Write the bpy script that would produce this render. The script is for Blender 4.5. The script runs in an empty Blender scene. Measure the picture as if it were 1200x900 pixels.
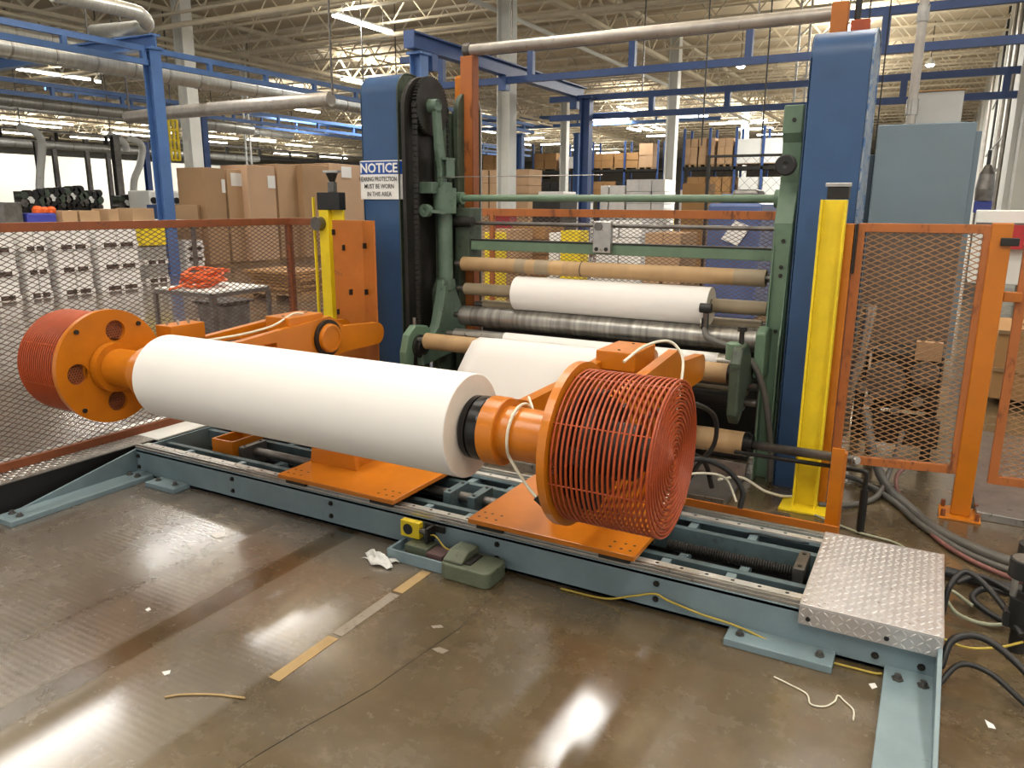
import bpy, math, random
import numpy as np
from mathutils import Matrix, Vector
R_ = random.Random(7)
PI = math.pi
SC = bpy.context.scene
COL = SC.collection

# ------------------------------------------------------------------ camera
CAM_H = 1.65
ROT = np.array([[0.87607634, -0.11558977, 0.46811243],
                [0.48213752, 0.19832304, -0.85335302],
                [0.0058014, 0.97329696, 0.22947629]])
cam_data = bpy.data.cameras.new('camera')
cam_data.sensor_width = 36.0
cam_data.lens = 895.0 / 1200.0 * 36.0
cam_data.clip_start = 0.05
cam_data.clip_end = 400
cam = bpy.data.objects.new('camera', cam_data)
cam.matrix_world = Matrix([list(ROT[0]) + [0], list(ROT[1]) + [0], list(ROT[2]) + [CAM_H], [0, 0, 0, 1]])
COL.objects.link(cam)
SC.camera = cam

# ------------------------------------------------------------------ world, exposure
SC.view_settings.view_transform = 'Standard'
SC.view_settings.look = 'None'
SC.view_settings.gamma = 1.0
SC.view_settings.use_curve_mapping = False
SC.view_settings.exposure = 0.0
SC.cycles.max_bounces = 6
SC.cycles.diffuse_bounces = 3
SC.cycles.glossy_bounces = 3
SC.cycles.use_denoising = True
world = bpy.data.worlds.new('world')
SC.world = world
world.use_nodes = True
world.node_tree.nodes['Background'].inputs[0].default_value = (1.0, 0.97, 0.92, 1)
world.node_tree.nodes['Background'].inputs[1].default_value = 0.95
LAMP_W = 87.0
UP_W = 120.0
HALL = 3.0      # extra power that brightens the lamps farther down the hall     # power of one hung strip light


def W(px, py, x=None, y=None, z=None):
    """point of the world seen at a pixel of the photograph, on one plane x=, y= or z="""
    r = ROT @ np.array([(px - 600) / 895.0, -(py - 450) / 895.0, -1.0])
    c = np.array([0, 0, CAM_H])
    t = x / r[0] if x is not None else y / r[1] if y is not None else (z - CAM_H) / r[2]
    return c + r * t


# ------------------------------------------------------------------ materials
def lin(h):
    v = [int(h[i:i + 2], 16) / 255 for i in (0, 2, 4)]
    return tuple((c / 12.92 if c <= .04045 else ((c + .055) / 1.055) ** 2.4) for c in v) + (1,)


def mat(name, hexc, rough=.5, metal=0.0, var=.12, scale=6.0, bump=0.0, bscale=60.0, wear=None, wearamt=.35, stretch=(1, 1, 1), coat=0.0):
    m = bpy.data.materials.new(name)
    m.use_nodes = True
    nt = m.node_tree
    L = nt.links.new
    b = nt.nodes['Principled BSDF']
    tc = nt.nodes.new('ShaderNodeTexCoord')
    mp = nt.nodes.new('ShaderNodeMapping')
    mp.inputs['Scale'].default_value = stretch
    L(tc.outputs['Object'], mp.inputs[0])
    n = nt.nodes.new('ShaderNodeTexNoise')
    n.inputs['Scale'].default_value = scale
    n.inputs['Detail'].default_value = 6
    n.inputs['Roughness'].default_value = .6
    L(mp.outputs[0], n.inputs['Vector'])
    c = lin(hexc)
    cr = nt.nodes.new('ShaderNodeValToRGB')
    cr.color_ramp.elements[0].position = .3
    cr.color_ramp.elements[1].position = .7
    cr.color_ramp.elements[0].color = tuple(x * (1 - var) for x in c[:3]) + (1,)
    cr.color_ramp.elements[1].color = tuple(min(1, x * (1 + var)) for x in c[:3]) + (1,)
    L(n.outputs[0], cr.inputs[0])
    out = cr.outputs[0]
    if wear:
        n2 = nt.nodes.new('ShaderNodeTexNoise')
        n2.inputs['Scale'].default_value = scale * 2.7
        n2.inputs['Detail'].default_value = 8
        n2.inputs['Roughness'].default_value = .7
        L(mp.outputs[0], n2.inputs['Vector'])
        r2 = nt.nodes.new('ShaderNodeValToRGB')
        r2.color_ramp.elements[0].position = 1 - wearamt
        r2.color_ramp.elements[1].position = min(1, 1 - wearamt + .08)
        L(n2.outputs[0], r2.inputs[0])
        mx = nt.nodes.new('ShaderNodeMix')
        mx.data_type = 'RGBA'
        L(r2.outputs[0], mx.inputs[0])
        L(out, mx.inputs[6])
        mx.inputs[7].default_value = lin(wear)
        out = mx.outputs[2]
    L(out, b.inputs['Base Color'])
    b.inputs['Roughness'].default_value = rough
    b.inputs['Metallic'].default_value = metal
    b.inputs['Coat Weight'].default_value = coat
    if bump:
        n3 = nt.nodes.new('ShaderNodeTexNoise')
        n3.inputs['Scale'].default_value = bscale
        n3.inputs['Detail'].default_value = 4
        L(mp.outputs[0], n3.inputs['Vector'])
        bp = nt.nodes.new('ShaderNodeBump')
        bp.inputs['Strength'].default_value = bump
        bp.inputs['Distance'].default_value = .004
        L(n3.outputs[0], bp.inputs['Height'])
        L(bp.outputs[0], b.inputs['Normal'])
    return m


def emis(name, col, s):
    m = bpy.data.materials.new(name)
    m.use_nodes = True
    b = m.node_tree.nodes['Principled BSDF']
    b.inputs['Base Color'].default_value = (.9, .9, .9, 1)
    b.inputs['Emission Color'].default_value = col
    b.inputs['Emission Strength'].default_value = s
    return m


M = dict(
    orange=mat('orange_paint', 'BA6C12', .3, wear='8E5A2C', wearamt=.30, scale=4, bump=.15, bscale=30),
    orange_dull=mat('worn_orange_paint', 'AA611A', .5, wear='7A4A2A', wearamt=.38, scale=5),
    orange_dark=mat('rusty_orange_paint', '7E4524', .6, wear='5B3A28', wearamt=.42, scale=9),
    mesh_orange=mat('rust_brown_wire', '9A744E', .6, var=.25, scale=14),
    hose_grey=mat('grey_rubber_hose', '55534E', .5, var=.15),
    mesh_pale=mat('dull_brown_wire', '5E463E', .6, var=.2, scale=14),
    redguard=mat('red_orange_paint', 'A04218', .4, wear='BE6A36', wearamt=.36, scale=14),
    blue=mat('dark_blue_paint', '2C4C74', .42, wear='55718F', wearamt=.27, scale=3.2, var=.14),
    blue_edge=mat('scuffed_blue_paint', '8B97A3', .4, metal=.3, wear='4A6C98', wearamt=.5, scale=9),
    crane=mat('crane_blue_paint', '4A6CA2', .45, var=.12, wear='7F97BD', wearamt=.28, scale=3),
    crane_dark=mat('deep_blue_paint', '2E4A7E', .45, var=.1),
    teal=mat('grey_teal_paint', '76898F', .42, wear='5C6A6A', wearamt=.36, scale=5, var=.12, bump=.1, bscale=20),
    teal_dk=mat('shaded_teal_paint', '4C5E62', .5, wear='3C4648', wearamt=.42, scale=7, var=.2),  # darker copy of the teal: shade inside the bed put into the colour
    green=mat('machine_green_paint', '5F7862', .45, wear='4C5A48', wearamt=.36, scale=6, var=.15),
    green_mid=mat('dirty_green_paint', '55695A', .45, wear='3A4438', wearamt=.42, scale=6, var=.18),
    green_dk=mat('oily_green_paint', '3E4A3C', .5, wear='2A302A', wearamt=.45, scale=7, var=.2),
    grey_blue=mat('grey_blue_paint', '6E7F8A', .45, var=.08, scale=2, wear='687B87', wearamt=.35),
    yellow=mat('yellow_paint', 'E3C81E', .45, wear='8F7A24', wearamt=.30, scale=6),
    black=mat('black_rubber', '161616', .5, var=.2),
    dark=mat('dark_greasy_steel', '2B2926', .45, metal=.4, var=.3, scale=10),
    steel=mat('bright_worn_steel', 'A9A6A0', .3, metal=.9, var=.2, scale=8, wear='5A564F', wearamt=.4),
    steel_dk=mat('dull_steel', '6F6C68', .4, metal=.8, var=.3, scale=8),
    chrome=mat('streaked_steel_roller', '9A9893', .35, metal=.85, var=.45, scale=3, stretch=(9, .25, .25)),
    rail=mat('rail_steel', 'C9C8C2', .35, metal=.55, var=.15, scale=10, wear='77736A', wearamt=.4),
    paper=mat('white_paper', 'DEDCD8', .75, var=.02, scale=2),
    paper_end=mat('paper_roll_end', 'D9CFC2', .85, var=.04, scale=20),
    core=mat('tan_cardboard_core', 'A88A62', .6, var=.12, scale=2, wear='A98353', wearamt=.42, stretch=(3, .3, .3)),
    core_grey=mat('grey_brown_core', '8E8068', .6, var=.15, scale=2, stretch=(3, .3, .3)),
    card=mat('brown_cardboard', 'AE8E6C', .8, var=.07, scale=1.2),
    card2=mat('darker_cardboard', '9A7448', .8, var=.12, scale=1.5),
    white=mat('white_paint', 'DADBD6', .6, var=.06, scale=1.5, wear='B4B2AA', wearamt=.36),
    white_pack=mat('white_stacked_cartons', 'EAE8E4', .7, var=.07, scale=4),
    wood=mat('pallet_wood', '8F7350', .8, var=.3, scale=6, stretch=(1, 6, 6)),
    wood_dk=mat('dark_pallet_gap', '3A322A', .9, var=.3, scale=6),
    duct=mat('galvanised_duct', 'B2B2AC', .35, metal=.6, var=.2, scale=3, stretch=(1, 8, 1)),
    joist=mat('dusty_cream_joist', 'CFC6B0', .7, var=.15, scale=.8),
    deck=mat('ceiling_deck', 'BFB094', .85, var=.15, scale=.5),
    pipe=mat('silver_pipe', 'A8A29A', .38, metal=.5, var=.2, scale=6, wear='7A7068', wearamt=.4),
    red=mat('red_paint', 'A82A2E', .5),
    hose_orange=mat('orange_hose', 'E0601C', .5),
    cable_y=mat('dirty_yellow_cable', 'B09A3C', .5, var=.2),
    cable_g=mat('grey_green_cable', '9A9C84', .5, var=.15),
    cable_w=mat('off_white_cable', 'CFCBB8', .5, var=.1),
    pedal=mat('olive_cast_pedal', '5C6450', .5, wear='3A3F34', wearamt=.42, scale=12),
    sign_w=mat('sign_white', 'E9E9E6', .4, var=.03),
    sign_b=mat('sign_blue', '1D4E9E', .4, var=.03),
    ink=mat('sign_black', '23252A', .5, var=.03),
    bluewrap=mat('blue_wrap', '4A5B86', .4, var=.2, scale=3),
    tape=mat('tan_floor_tape', 'A58A5C', .45, var=.12, scale=12, wear='7A6A50', wearamt=.38),
    tape_worn=mat('worn_grey_floor_tape', '8F8577', .4, var=.12, scale=12, wear='6A5D4A', wearamt=.45),
    wallm=mat('white_wall', 'C4C4BC', .7, var=.04, scale=.4),
    wall_dk=mat('dim_wall', '8F887A', .8, var=.1, scale=.2),
    tube=emis('fluorescent_tube', (1, .98, .93, 1), 14.0),
)


def floor_mat():
    m = bpy.data.materials.new('painted_concrete_floor')
    m.use_nodes = True
    nt = m.node_tree
    L = nt.links.new
    N = nt.nodes.new
    b = nt.nodes['Principled BSDF']
    tc = N('ShaderNodeTexCoord')
    sep = N('ShaderNodeSeparateXYZ')
    L(tc.outputs['Object'], sep.inputs[0])

    def noise(scale, det=6, stretch=None, rough=.6):
        n = N('ShaderNodeTexNoise')
        n.inputs['Scale'].default_value = scale
        n.inputs['Detail'].default_value = det
        n.inputs['Roughness'].default_value = rough
        if stretch:
            mp = N('ShaderNodeMapping')
            mp.inputs['Scale'].default_value = stretch
            L(tc.outputs['Object'], mp.inputs[0])
            L(mp.outputs[0], n.inputs['Vector'])
        else:
            L(tc.outputs['Object'], n.inputs['Vector'])
        return n.outputs[0]

    def math_(op, a, c, clamp=False):
        n = N('ShaderNodeMath')
        n.operation = op
        n.use_clamp = clamp
        for i, v in enumerate((a, c)):
            if isinstance(v, (int, float)):
                n.inputs[i].default_value = v
            else:
                L(v, n.inputs[i])
        return n.outputs[0]

    def mixc(f, a, c):
        n = N('ShaderNodeMix')
        n.data_type = 'RGBA'
        if isinstance(f, (int, float)):
            n.inputs[0].default_value = f
        else:
            L(f, n.inputs[0])
        for i, v in ((6, a), (7, c)):
            if isinstance(v, tuple):
                n.inputs[i].default_value = v
            else:
                L(v, n.inputs[i])
        return n.outputs[2]

    def ramp(v, lo, hi):
        n = N('ShaderNodeMapRange')
        L(v, n.inputs[0])
        n.inputs[1].default_value = lo
        n.inputs[2].default_value = hi
        return n.outputs[0]

    def band(x0, x1, soft=.015):
        a = math_('MULTIPLY', ramp(xw, x0 - soft, x0 + soft), ramp(xw, x1 + soft, x1 - soft))
        return a
    wob = math_('MULTIPLY', math_('SUBTRACT', noise(5, 4), .5), .03)
    xw = math_('ADD', sep.outputs[0], wob)
    big = noise(1.1, 5)
    fine = noise(9, 8, rough=.75)
    base = mixc(ramp(big, .35, .65), lin('62543D'), lin('4C402B'))
    base = mixc(math_('MULTIPLY', ramp(fine, .5, .75), .5), base, lin('7C6D58'))
    left = ramp(xw, -2.40, -2.60)           # greyer ribbed coating on the left
    base = mixc(math_('MULTIPLY', left, .75), base, mixc(ramp(fine, .3, .7), lin('766D63'), lin('5E564D')))
    base = mixc(math_('MULTIPLY', band(-2.44, -1.93), .6), base, lin('716A5F'))
    base = mixc(math_('MULTIPLY', band(-2.57, -2.45), .85), base, lin('3E3420'))
    base = mixc(math_('MULTIPLY', band(-2.96, -2.90, .03), .5), base, lin('4A4034'))
    base = mixc(math_('MULTIPLY', band(-.62, -.42, .05), .35), base, lin('554532'))  # soft shadow beside the machine, painted into the floor colour
    # scratches
    s1 = ramp(noise(16, 8, (1.2, .35, 1), .8), .68, .74)
    base = mixc(math_('MULTIPLY', s1, .5), base, lin('A79A86'))
    s2 = ramp(noise(7, 6, (1, .6, 1), .7), .62, .72)
    base = mixc(math_('MULTIPLY', s2, .6), base, lin('3F3420'))
    L(base, b.inputs['Base Color'])
    rg = N('ShaderNodeMapRange')
    L(noise(5, 7, rough=.7), rg.inputs[0])
    rg.inputs[1].default_value = .3
    rg.inputs[2].default_value = .7
    rg.inputs[3].default_value = .16
    rg.inputs[4].default_value = .34
    L(rg.outputs[0], b.inputs['Roughness'])
    b.inputs['Coat Weight'].default_value = .9
    b.inputs['Coat Roughness'].default_value = .13
    wv = N('ShaderNodeTexWave')
    wv.bands_direction = 'Y'
    wv.inputs['Scale'].default_value = 11
    wv.inputs['Distortion'].default_value = .6
    L(tc.outputs['Object'], wv.inputs['Vector'])
    h = math_('MULTIPLY', wv.outputs[1], math_('MULTIPLY', math_('ADD', left, math_('MULTIPLY', band(-2.44, -1.93), .5)), .35))
    h = math_('ADD', h, math_('MULTIPLY', fine, .8))
    bp = N('ShaderNodeBump')
    bp.inputs['Strength'].default_value = .25
    bp.inputs['Distance'].default_value = .004
    L(h, bp.inputs['Height'])
    L(bp.outputs[0], b.inputs['Normal'])
    return m


# ------------------------------------------------------------------ mesh builder
class MB:
    def __init__(s):
        s.v, s.f, s.sm = [], [], []

    def add(s, vs, fs, smooth=False):
        o = len(s.v)
        s.v += [tuple(map(float, p)) for p in vs]
        s.f += [tuple(i + o for i in f) for f in fs]
        s.sm += [smooth] * len(fs)
        return s

    def box(s, x0, x1, y0, y1, z0, z1):
        vs = [(x, y, z) for z in (z0, z1) for y in (y0, y1) for x in (x0, x1)]
        return s.add(vs, [(0, 2, 3, 1), (4, 5, 7, 6), (0, 1, 5, 4), (2, 6, 7, 3), (0, 4, 6, 2), (1, 3, 7, 5)])

    def bar(s, a, b, w, h=None, up=(0, 0, 1)):
        """square bar from a to b"""
        h = h or w
        a, b = Vector(a), Vector(b)
        d = (b - a).normalized()
        u = Vector(up)
        if abs(d.dot(u)) > .98:
            u = Vector((1, 0, 0))
        sx = d.cross(u).normalized() * (w / 2)
        sz = sx.cross(d).normalized() * (h / 2)
        vs = [p + i * sx + j * sz for p in (a, b) for i, j in ((-1, -1), (1, -1), (1, 1), (-1, 1))]
        return s.add(vs, [(0, 3, 2, 1), (4, 5, 6, 7), (0, 1, 5, 4), (1, 2, 6, 5), (2, 3, 7, 6), (3, 0, 4, 7)])

    def tube(s, pts, r, n=12, caps=True, closed=False):
        P = [Vector(p) for p in pts]
        rr = r if isinstance(r, (list, tuple)) else [r] * len(P)
        m = len(P)
        T = []
        for i in range(m):
            if closed:
                t = P[(i + 1) % m] - P[i - 1]
            else:
                t = P[min(i + 1, m - 1)] - P[max(i - 1, 0)]
            T.append(t.normalized())
        u = T[0].orthogonal().normalized()
        vs = []
        for i in range(m):
            u = (u - T[i] * u.dot(T[i])).normalized()
            w = T[i].cross(u)
            for k in range(n):
                a = 2 * PI * k / n
                vs.append(P[i] + (u * math.cos(a) + w * math.sin(a)) * rr[i])
        fs = []
        for i in range(m if closed else m - 1):
            j = (i + 1) % m
            for k in range(n):
                l = (k + 1) % n
                fs.append((i * n + k, i * n + l, j * n + l, j * n + k))
        s.add(vs, fs, n > 5)
        if caps and not closed:
            s.add(vs[:n], [tuple(reversed(range(n)))])
            s.add(vs[-n:], [tuple(range(n))])
        return s

    def cyl(s, a, b, r, n=24):
        return s.tube([a, b], r, n)

    def lathe(s, origin, axis, prof, n=40, smooth=True):
        """prof = [(distance along axis, radius)...]; each segment its own smooth band"""
        o, ax = Vector(origin), Vector(axis).normalized()
        u = ax.orthogonal().normalized()
        w = ax.cross(u)
        for (d0, r0), (d1, r1) in zip(prof, prof[1:]):
            vs = []
            for d, r in ((d0, r0), (d1, r1)):
                for k in range(n):
                    a = 2 * PI * k / n
                    vs.append(o + ax * d + (u * math.cos(a) + w * math.sin(a)) * max(r, 1e-5))
            s.add(vs, [(k, (k + 1) % n, n + (k + 1) % n, n + k) for k in range(n)], smooth and abs(d1 - d0) > 1e-6)
        return s

    def prism(s, pts, axis, a0, a1):
        """polygon pts (2D) extruded along axis 'x','y' or 'z' between a0 and a1"""
        def p3(p, a):
            return {'x': (a, p[0], p[1]), 'y': (p[0], a, p[1]), 'z': (p[0], p[1], a)}[axis]
        n = len(pts)
        s.add([p3(p, a0) for p in pts] + [p3(p, a1) for p in pts],
              [tuple(range(n)), tuple(reversed(range(n, 2 * n)))] + [(i, n + i, n + (i + 1) % n, (i + 1) % n) for i in range(n)])
        return s

    def build(s, name, material, parent=None, bevel=0.0, origin=None, seg=2):
        me = bpy.data.meshes.new(name)
        off = Vector((0, 0, 0))
        if parent is not None:
            off = wloc(parent)
        if origin is not None:
            off = Vector(origin)
        me.from_pydata([(x - off.x, y - off.y, z - off.z) for x, y, z in s.v], [], s.f)
        me.polygons.foreach_set('use_smooth', s.sm)
        me.materials.append(M[material] if isinstance(material, str) else material)
        me.update()
        o = bpy.data.objects.new(name, me)
        COL.objects.link(o)
        if parent is not None:
            o.parent = parent
            if origin is not None:
                o.location = Vector(origin) - wloc(parent)
        elif origin is not None:
            o.location = origin
        if bevel:
            fix_normals(me)
            bm = o.modifiers.new('edge', 'BEVEL')
            bm.width = bevel
            bm.segments = seg
            bm.limit_method = 'ANGLE'
            bm.angle_limit = .7
        return o


def fix_normals(me):
    import bmesh
    b = bmesh.new()
    b.from_mesh(me)
    bmesh.ops.recalc_face_normals(b, faces=b.faces)
    b.to_mesh(me)
    b.free()


def wloc(o):
    v = Vector(o.location)
    while o.parent:
        o = o.parent
        v += o.location
    return v


def plate(outer, holes, thick):
    """flat plate with holes in local XY, thickness in Z -> (verts, faces)"""
    cu = bpy.data.curves.new('outline', 'CURVE')
    cu.dimensions = '2D'
    cu.fill_mode = 'BOTH'
    cu.extrude = thick / 2
    for loop in [outer] + holes:
        sp = cu.splines.new('POLY')
        sp.points.add(len(loop) - 1)
        for i, (a, b) in enumerate(loop):
            sp.points[i].co = (a, b, 0, 1)
        sp.use_cyclic_u = True
    ob = bpy.data.objects.new('outline', cu)
    COL.objects.link(ob)
    me = bpy.data.meshes.new_from_object(ob)
    vs = [tuple(v.co) for v in me.vertices]
    fs = [tuple(p.vertices) for p in me.polygons]
    bpy.data.objects.remove(ob)
    bpy.data.curves.remove(cu)
    bpy.data.meshes.remove(me)
    return vs, fs


def circ(cx, cy, r, n=32, a0=0, a1=2 * PI, end=False):
    return [(cx + r * math.cos(a0 + (a1 - a0) * i / n), cy + r * math.sin(a0 + (a1 - a0) * i / n)) for i in range(n + (1 if end else 0))]


def tag(o, label=None, cat=None, group=None, kind=None):
    if label:
        o['label'] = label
    if cat:
        o['category'] = cat
    if group:
        o['group'] = group
    if kind:
        o['kind'] = kind
    return o


def thing(name, label, cat, loc=(0, 0, 0), group=None):
    o = bpy.data.objects.new(name, None)
    o.empty_display_size = .1
    COL.objects.link(o)
    o.location = loc
    return tag(o, label, cat, group)


def struct(name, loc=(0, 0, 0)):
    o = bpy.data.objects.new(name, None)
    COL.objects.link(o)
    o.location = loc
    o['kind'] = 'structure'
    return o


def dup(o, parent=None, loc=None):
    c = o.copy()
    COL.objects.link(c)
    c.parent = parent
    if loc is not None:
        c.location = loc
    for ch in list(o.children):
        dup(ch, c)
    return c


def smooth_path(pts, k=8):
    P = [Vector(p) for p in pts]
    P = [P[0] * 2 - P[1]] + P + [P[-1] * 2 - P[-2]]
    out = []
    for i in range(1, len(P) - 2):
        for j in range(k):
            t = j / k
            a, b, c, d = P[i - 1], P[i], P[i + 1], P[i + 2]
            out.append(.5 * ((2 * b) + (c - a) * t + (2 * a - 5 * b + 4 * c - d) * t * t + (3 * b - a - 3 * c + d) * t ** 3))
    out.append(P[-2])
    return out


def cable(name, label, pts, r, material, cat='cable', parent=None, n=8, group=None):
    o = MB().tube(smooth_path(pts), r, n).build(name, material, parent, origin=None if parent else pts[0])
    if not parent:
        tag(o, label, cat, group)
    elif label:
        o['label'] = label
    return o


# ------------------------------------------------------------------ strip lights
def strip_light(a, b, label, group, lamp=False, k=.06, power=1.0):
    """strip light hung between two points; a real lamp shines where it is bright enough to matter"""
    a, b = Vector(a), Vector(b)
    t = thing('strip_light', label, 'light', (a + b) / 2, group)
    up = Vector((0, 0, 1))
    MB().bar(a + up * k, b + up * k, .16, .07).build('housing', 'white', t)
    d = (b - a).normalized()
    for f in (.15, .85):
        P = a + (b - a) * f
        MB().box(P.x - .01, P.x + .01, P.y - .01, P.y + .01, P.z + .08, 8.05).build('hanger', 'steel_dk', t)
    s = d.cross(up) * .06
    m = MB()
    for q in (s, -s):
        m.tube([a + q + d * .03, b + q - d * .03], .048, 6)
    m.build('tube', 'tube', t)
    if lamp:
        ld = bpy.data.lights.new('strip_lamp', 'AREA')
        ld.shape = 'RECTANGLE'
        ld.size = (b - a).length
        ld.size_y = .30
        ld.energy = power * LAMP_W * (b - a).length / 2.4
        ld.color = (1, .975, .94)
        lo = bpy.data.objects.new('strip_lamp', ld)
        COL.objects.link(lo)
        lo.parent = t
        lo.location = (0, 0, -.06)
        ang = math.atan2(d.y, d.x)
        lo.rotation_euler = (0, 0, ang)
        l2 = bpy.data.lights.new('strip_uplight', 'AREA')
        l2.shape = 'RECTANGLE'
        l2.size = (b - a).length
        l2.size_y = .30
        l2.energy = UP_W * (b - a).length / 2.4
        l2.color = (1, .95, .86)
        lu = bpy.data.objects.new('strip_uplight', l2)
        COL.objects.link(lu)
        lu.parent = t
        lu.location = (0, 0, .14)
        lu.rotation_euler = (PI, 0, -ang)
    return t


for x, y0 in ((-4.3, 9.2), (-4.3, -3.0), (-4.3, 3.2), (-11.5, 9.3), (-11.5, -2), (-11.5, 3.5), (-16, 10.6), (3.2, 1.5), (3.2, 7.5), (3.2, -4),
              (-.6, -2.5), (-.6, 6.5), (-15.7, 3)):
    strip_light((x, y0, 6.8), (x, y0 + 3.4, 6.8), 'long fluorescent strip light hung above the machine hall, overhead', 'strip lights overhead near the machine', True)

# ================================================================== SETTING
fl = MB().box(-92, 14, -10, 98, -.1, 0).build('floor', floor_mat())
tag(fl, kind='structure')
# ceiling deck with joists and girders
ce = struct('ceiling', (0, 0, 8.0))
MB().box(-92, 14, -10, 98, 8.05, 8.2).build('roof_deck', 'deck', ce)
J = MB()
JX0, JX1 = -90.0, 12.0
J.bar((JX0, 0, 7.95), (JX1, 0, 7.95), .14, .07)
J.bar((JX0, 0, 7.2), (JX1, 0, 7.2), .12, .06)
x = JX0
k = 0
while x < JX1 - .7:
    a, b = (7.2, 7.95) if k % 2 == 0 else (7.95, 7.2)
    J.bar((x, 0, a), (x + .65, 0, b), .035)
    x += .65
    k += 1
j0 = J.build('joist', 'joist', ce)
j0.location = (0, 1.0, 0)
yy = 1.0
for i in range(46):
    yy += 2.0
    c = dup(j0, ce)
    c.location = (0, yy, 0)
G = MB()
GY0, GY1 = -8.0, 96.0
G.bar((0, GY0, 7.9), (0, GY1, 7.9), .2, .12)
G.bar((0, GY0, 6.95), (0, GY1, 6.95), .18, .12)
y = GY0
k = 0
while y < GY1 - 1.1:
    a, b = (6.95, 7.9) if k % 2 == 0 else (7.9, 6.95)
    G.bar((0, y, a), (0, y + 1.0, b), .07)
    y += 1.0
    k += 1
g0 = G.build('girder', 'joist', ce)
gx = [-9.8, -23.5, -37, -52, -68, 4.5]
g0.location = (gx[0], 0, 0)
for x in gx[1:]:
    dup(g0, ce).location = (x, 0, 0)
# walls
wl = MB().box(-90.3, -90, -10, 98, 0, 8.1).build('wall_left', 'wallm')
tag(wl, kind='structure')
wb = MB().box(-92, 14, 97, 97.3, 0, 8.1).build('wall_back', 'wall_dk')
tag(wb, kind='structure')
wr = struct('wall_right', (1.3, 20, 0))
MB().box(1.2, 1.5, 19, 97, 0, 8.1).build('wall_panel', 'wallm', wr)
for i in range(9):
    yy = 20 + i * 8.5
    m = MB()
    m.box(1.10, 1.22, yy, yy + .25, 0, 8)
    m.build('wall_post', 'white', wr)
# wall pipes: vertical conduits
for i, (yy, r, mt) in enumerate(((24, .05, 'pipe'), (27, .05, 'pipe'), (31, .04, 'dark'), (37, .06, 'pipe'))):
    MB().cyl((1.15, yy, .4), (1.15, yy, 8), r, 8).build('wall_pipe', mt, wr)
for z in (2.6, 3.4, 5.0):
    MB().bar((1.12, 24, z), (1.12, 33, z), .05).build('pipe_bracket', 'steel_dk', wr)

# white columns
def column(x, y, w, label, foot=None):
    t = thing('building_column', label, 'column', (x, y, 0), 'white building columns')
    m = MB()
    m.box(x - w / 2, x - w / 2 + .04, y - w / 2, y + w / 2, 0, 7.95)
    m.box(x + w / 2 - .04, x + w / 2, y - w / 2, y + w / 2, 0, 7.95)
    m.box(x - w / 2 + .04, x + w / 2 - .04, y - .03, y + .03, 0, 7.95)
    m.build('shaft', 'white', t)
    MB().box(x - w * .75, x + w * .75, y - w * .75, y + w * .75, 0, .04).build('foot_plate', 'steel_dk', t)
    if foot:
        MB().box(x - w * .56, x + w * .56, y - w * .56, y + w * .56, .05, 1.4).build('painted_guard', foot, t, .01)
    return t
column(-10.75, 19.2, .40, 'tall white steel column just behind the winder, red painted foot', 'red')
column(-9.5, 30, .38, 'white steel column with yellow foot guard behind the white cartons', 'yellow')
p = W(661, 200, y=42); column(p[0], 42, .4, 'far white column between the tall brown cartons and the blue upright')
p = W(875, 130, y=52); column(p[0], 52, .42, 'white column above the pale wrapped load beside the right blue cover')
p = W(224, 150, x=-21.5); column(p[0], p[1], .42, 'white column with grey pipes left of the brown cardboard sheets')

# ================================================================== MACHINE BED
XL, XR, YF, YB = -4.2, .165, 2.82, 3.56
bed = thing('machine_bed', 'long grey-teal steel bed frame on the floor carrying the rails and screws', 'machine bed', (-2, 3.2, 0))
m = MB()
m.box(XL, XR, YF, YF + .012, .005, .165).box(XL, XR, YF, YF + .12, .150, .168).box(XL, XR, YF, YF + .12, .005, .02)
m.build('front_beam', 'teal', bed, .002)
m = MB()
m.box(XL, XR, YB - .012, YB, .005, .165).box(XL, XR, YB - .10, YB, .150, .168)
m.build('rear_beam', 'teal', bed, .002)
for x0 in (XL, XR - .014):
    MB().box(x0, x0 + .014, YF + .012, YB - .012, .005, .168).build('end_plate', 'teal', bed, .002)
for y0 in (3.03, 3.36):
    MB().box(XL + .014, XR - .014, y0, y0 + .035, .03, .15).build('inner_beam', 'teal_dk', bed, .002)
for i, x in enumerate((-3.95, -3.5, -3.05, -2.6, -2.15, -1.9, -1.4, -.9, -.62, -.2)):
    m = MB()
    m.box(x, x + .04, YF + .012, 3.03, .06, .145).box(x, x + .04, 3.395, YB - .012, .06, .145)
    m.box(x, x + .04, 3.065, 3.36, .01, .05)
    m.build('cross_tie', 'teal', bed, .002)
MB().box(XL + .02, XR - .02, YF + .02, YB - .02, .001, .006).build('dark_sheet', 'dark', bed)  # dark sheet covering the floor inside the bed frame
# rails
for (y0, y1) in ((YF + .004, YF + .034), (YB - .04, YB - .01)):
    m = MB()
    m.box(XL, XR - .02, y0, y1, .168, .182).box(XL, XR - .02, y0 + .007, y1 - .007, .182, .194)
    m.build('guide_rail', 'steel', bed, .0015)
for (y0, y1) in ((YF + .058, YF + .098), (YB - .10, YB - .065)):
    st = MB().box(XL, XR - .02, y0, y1, .168, .180).build('slotted_strip', 'rail', bed, .0015)
    mm = MB()
    xx = XL + .06
    while xx < XR - .1:
        mm.lathe((xx, (y0 + y1) / 2, .1802), (0, 0, 1), [(0, .0085), (.0004, 0)], 10, False)
        xx += .105
    mm.build('slot_hole', 'black', st)['kind'] = 'stuff'
# fine rack teeth on the front rail, right half
mm = MB()
xx = -1.75
while xx < -.32:
    mm.box(xx, xx + .006, YF + .035, YF + .052, .168, .180)
    xx += .013
mm.build('rack_teeth', 'steel_dk', bed)['kind'] = 'stuff'
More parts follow.
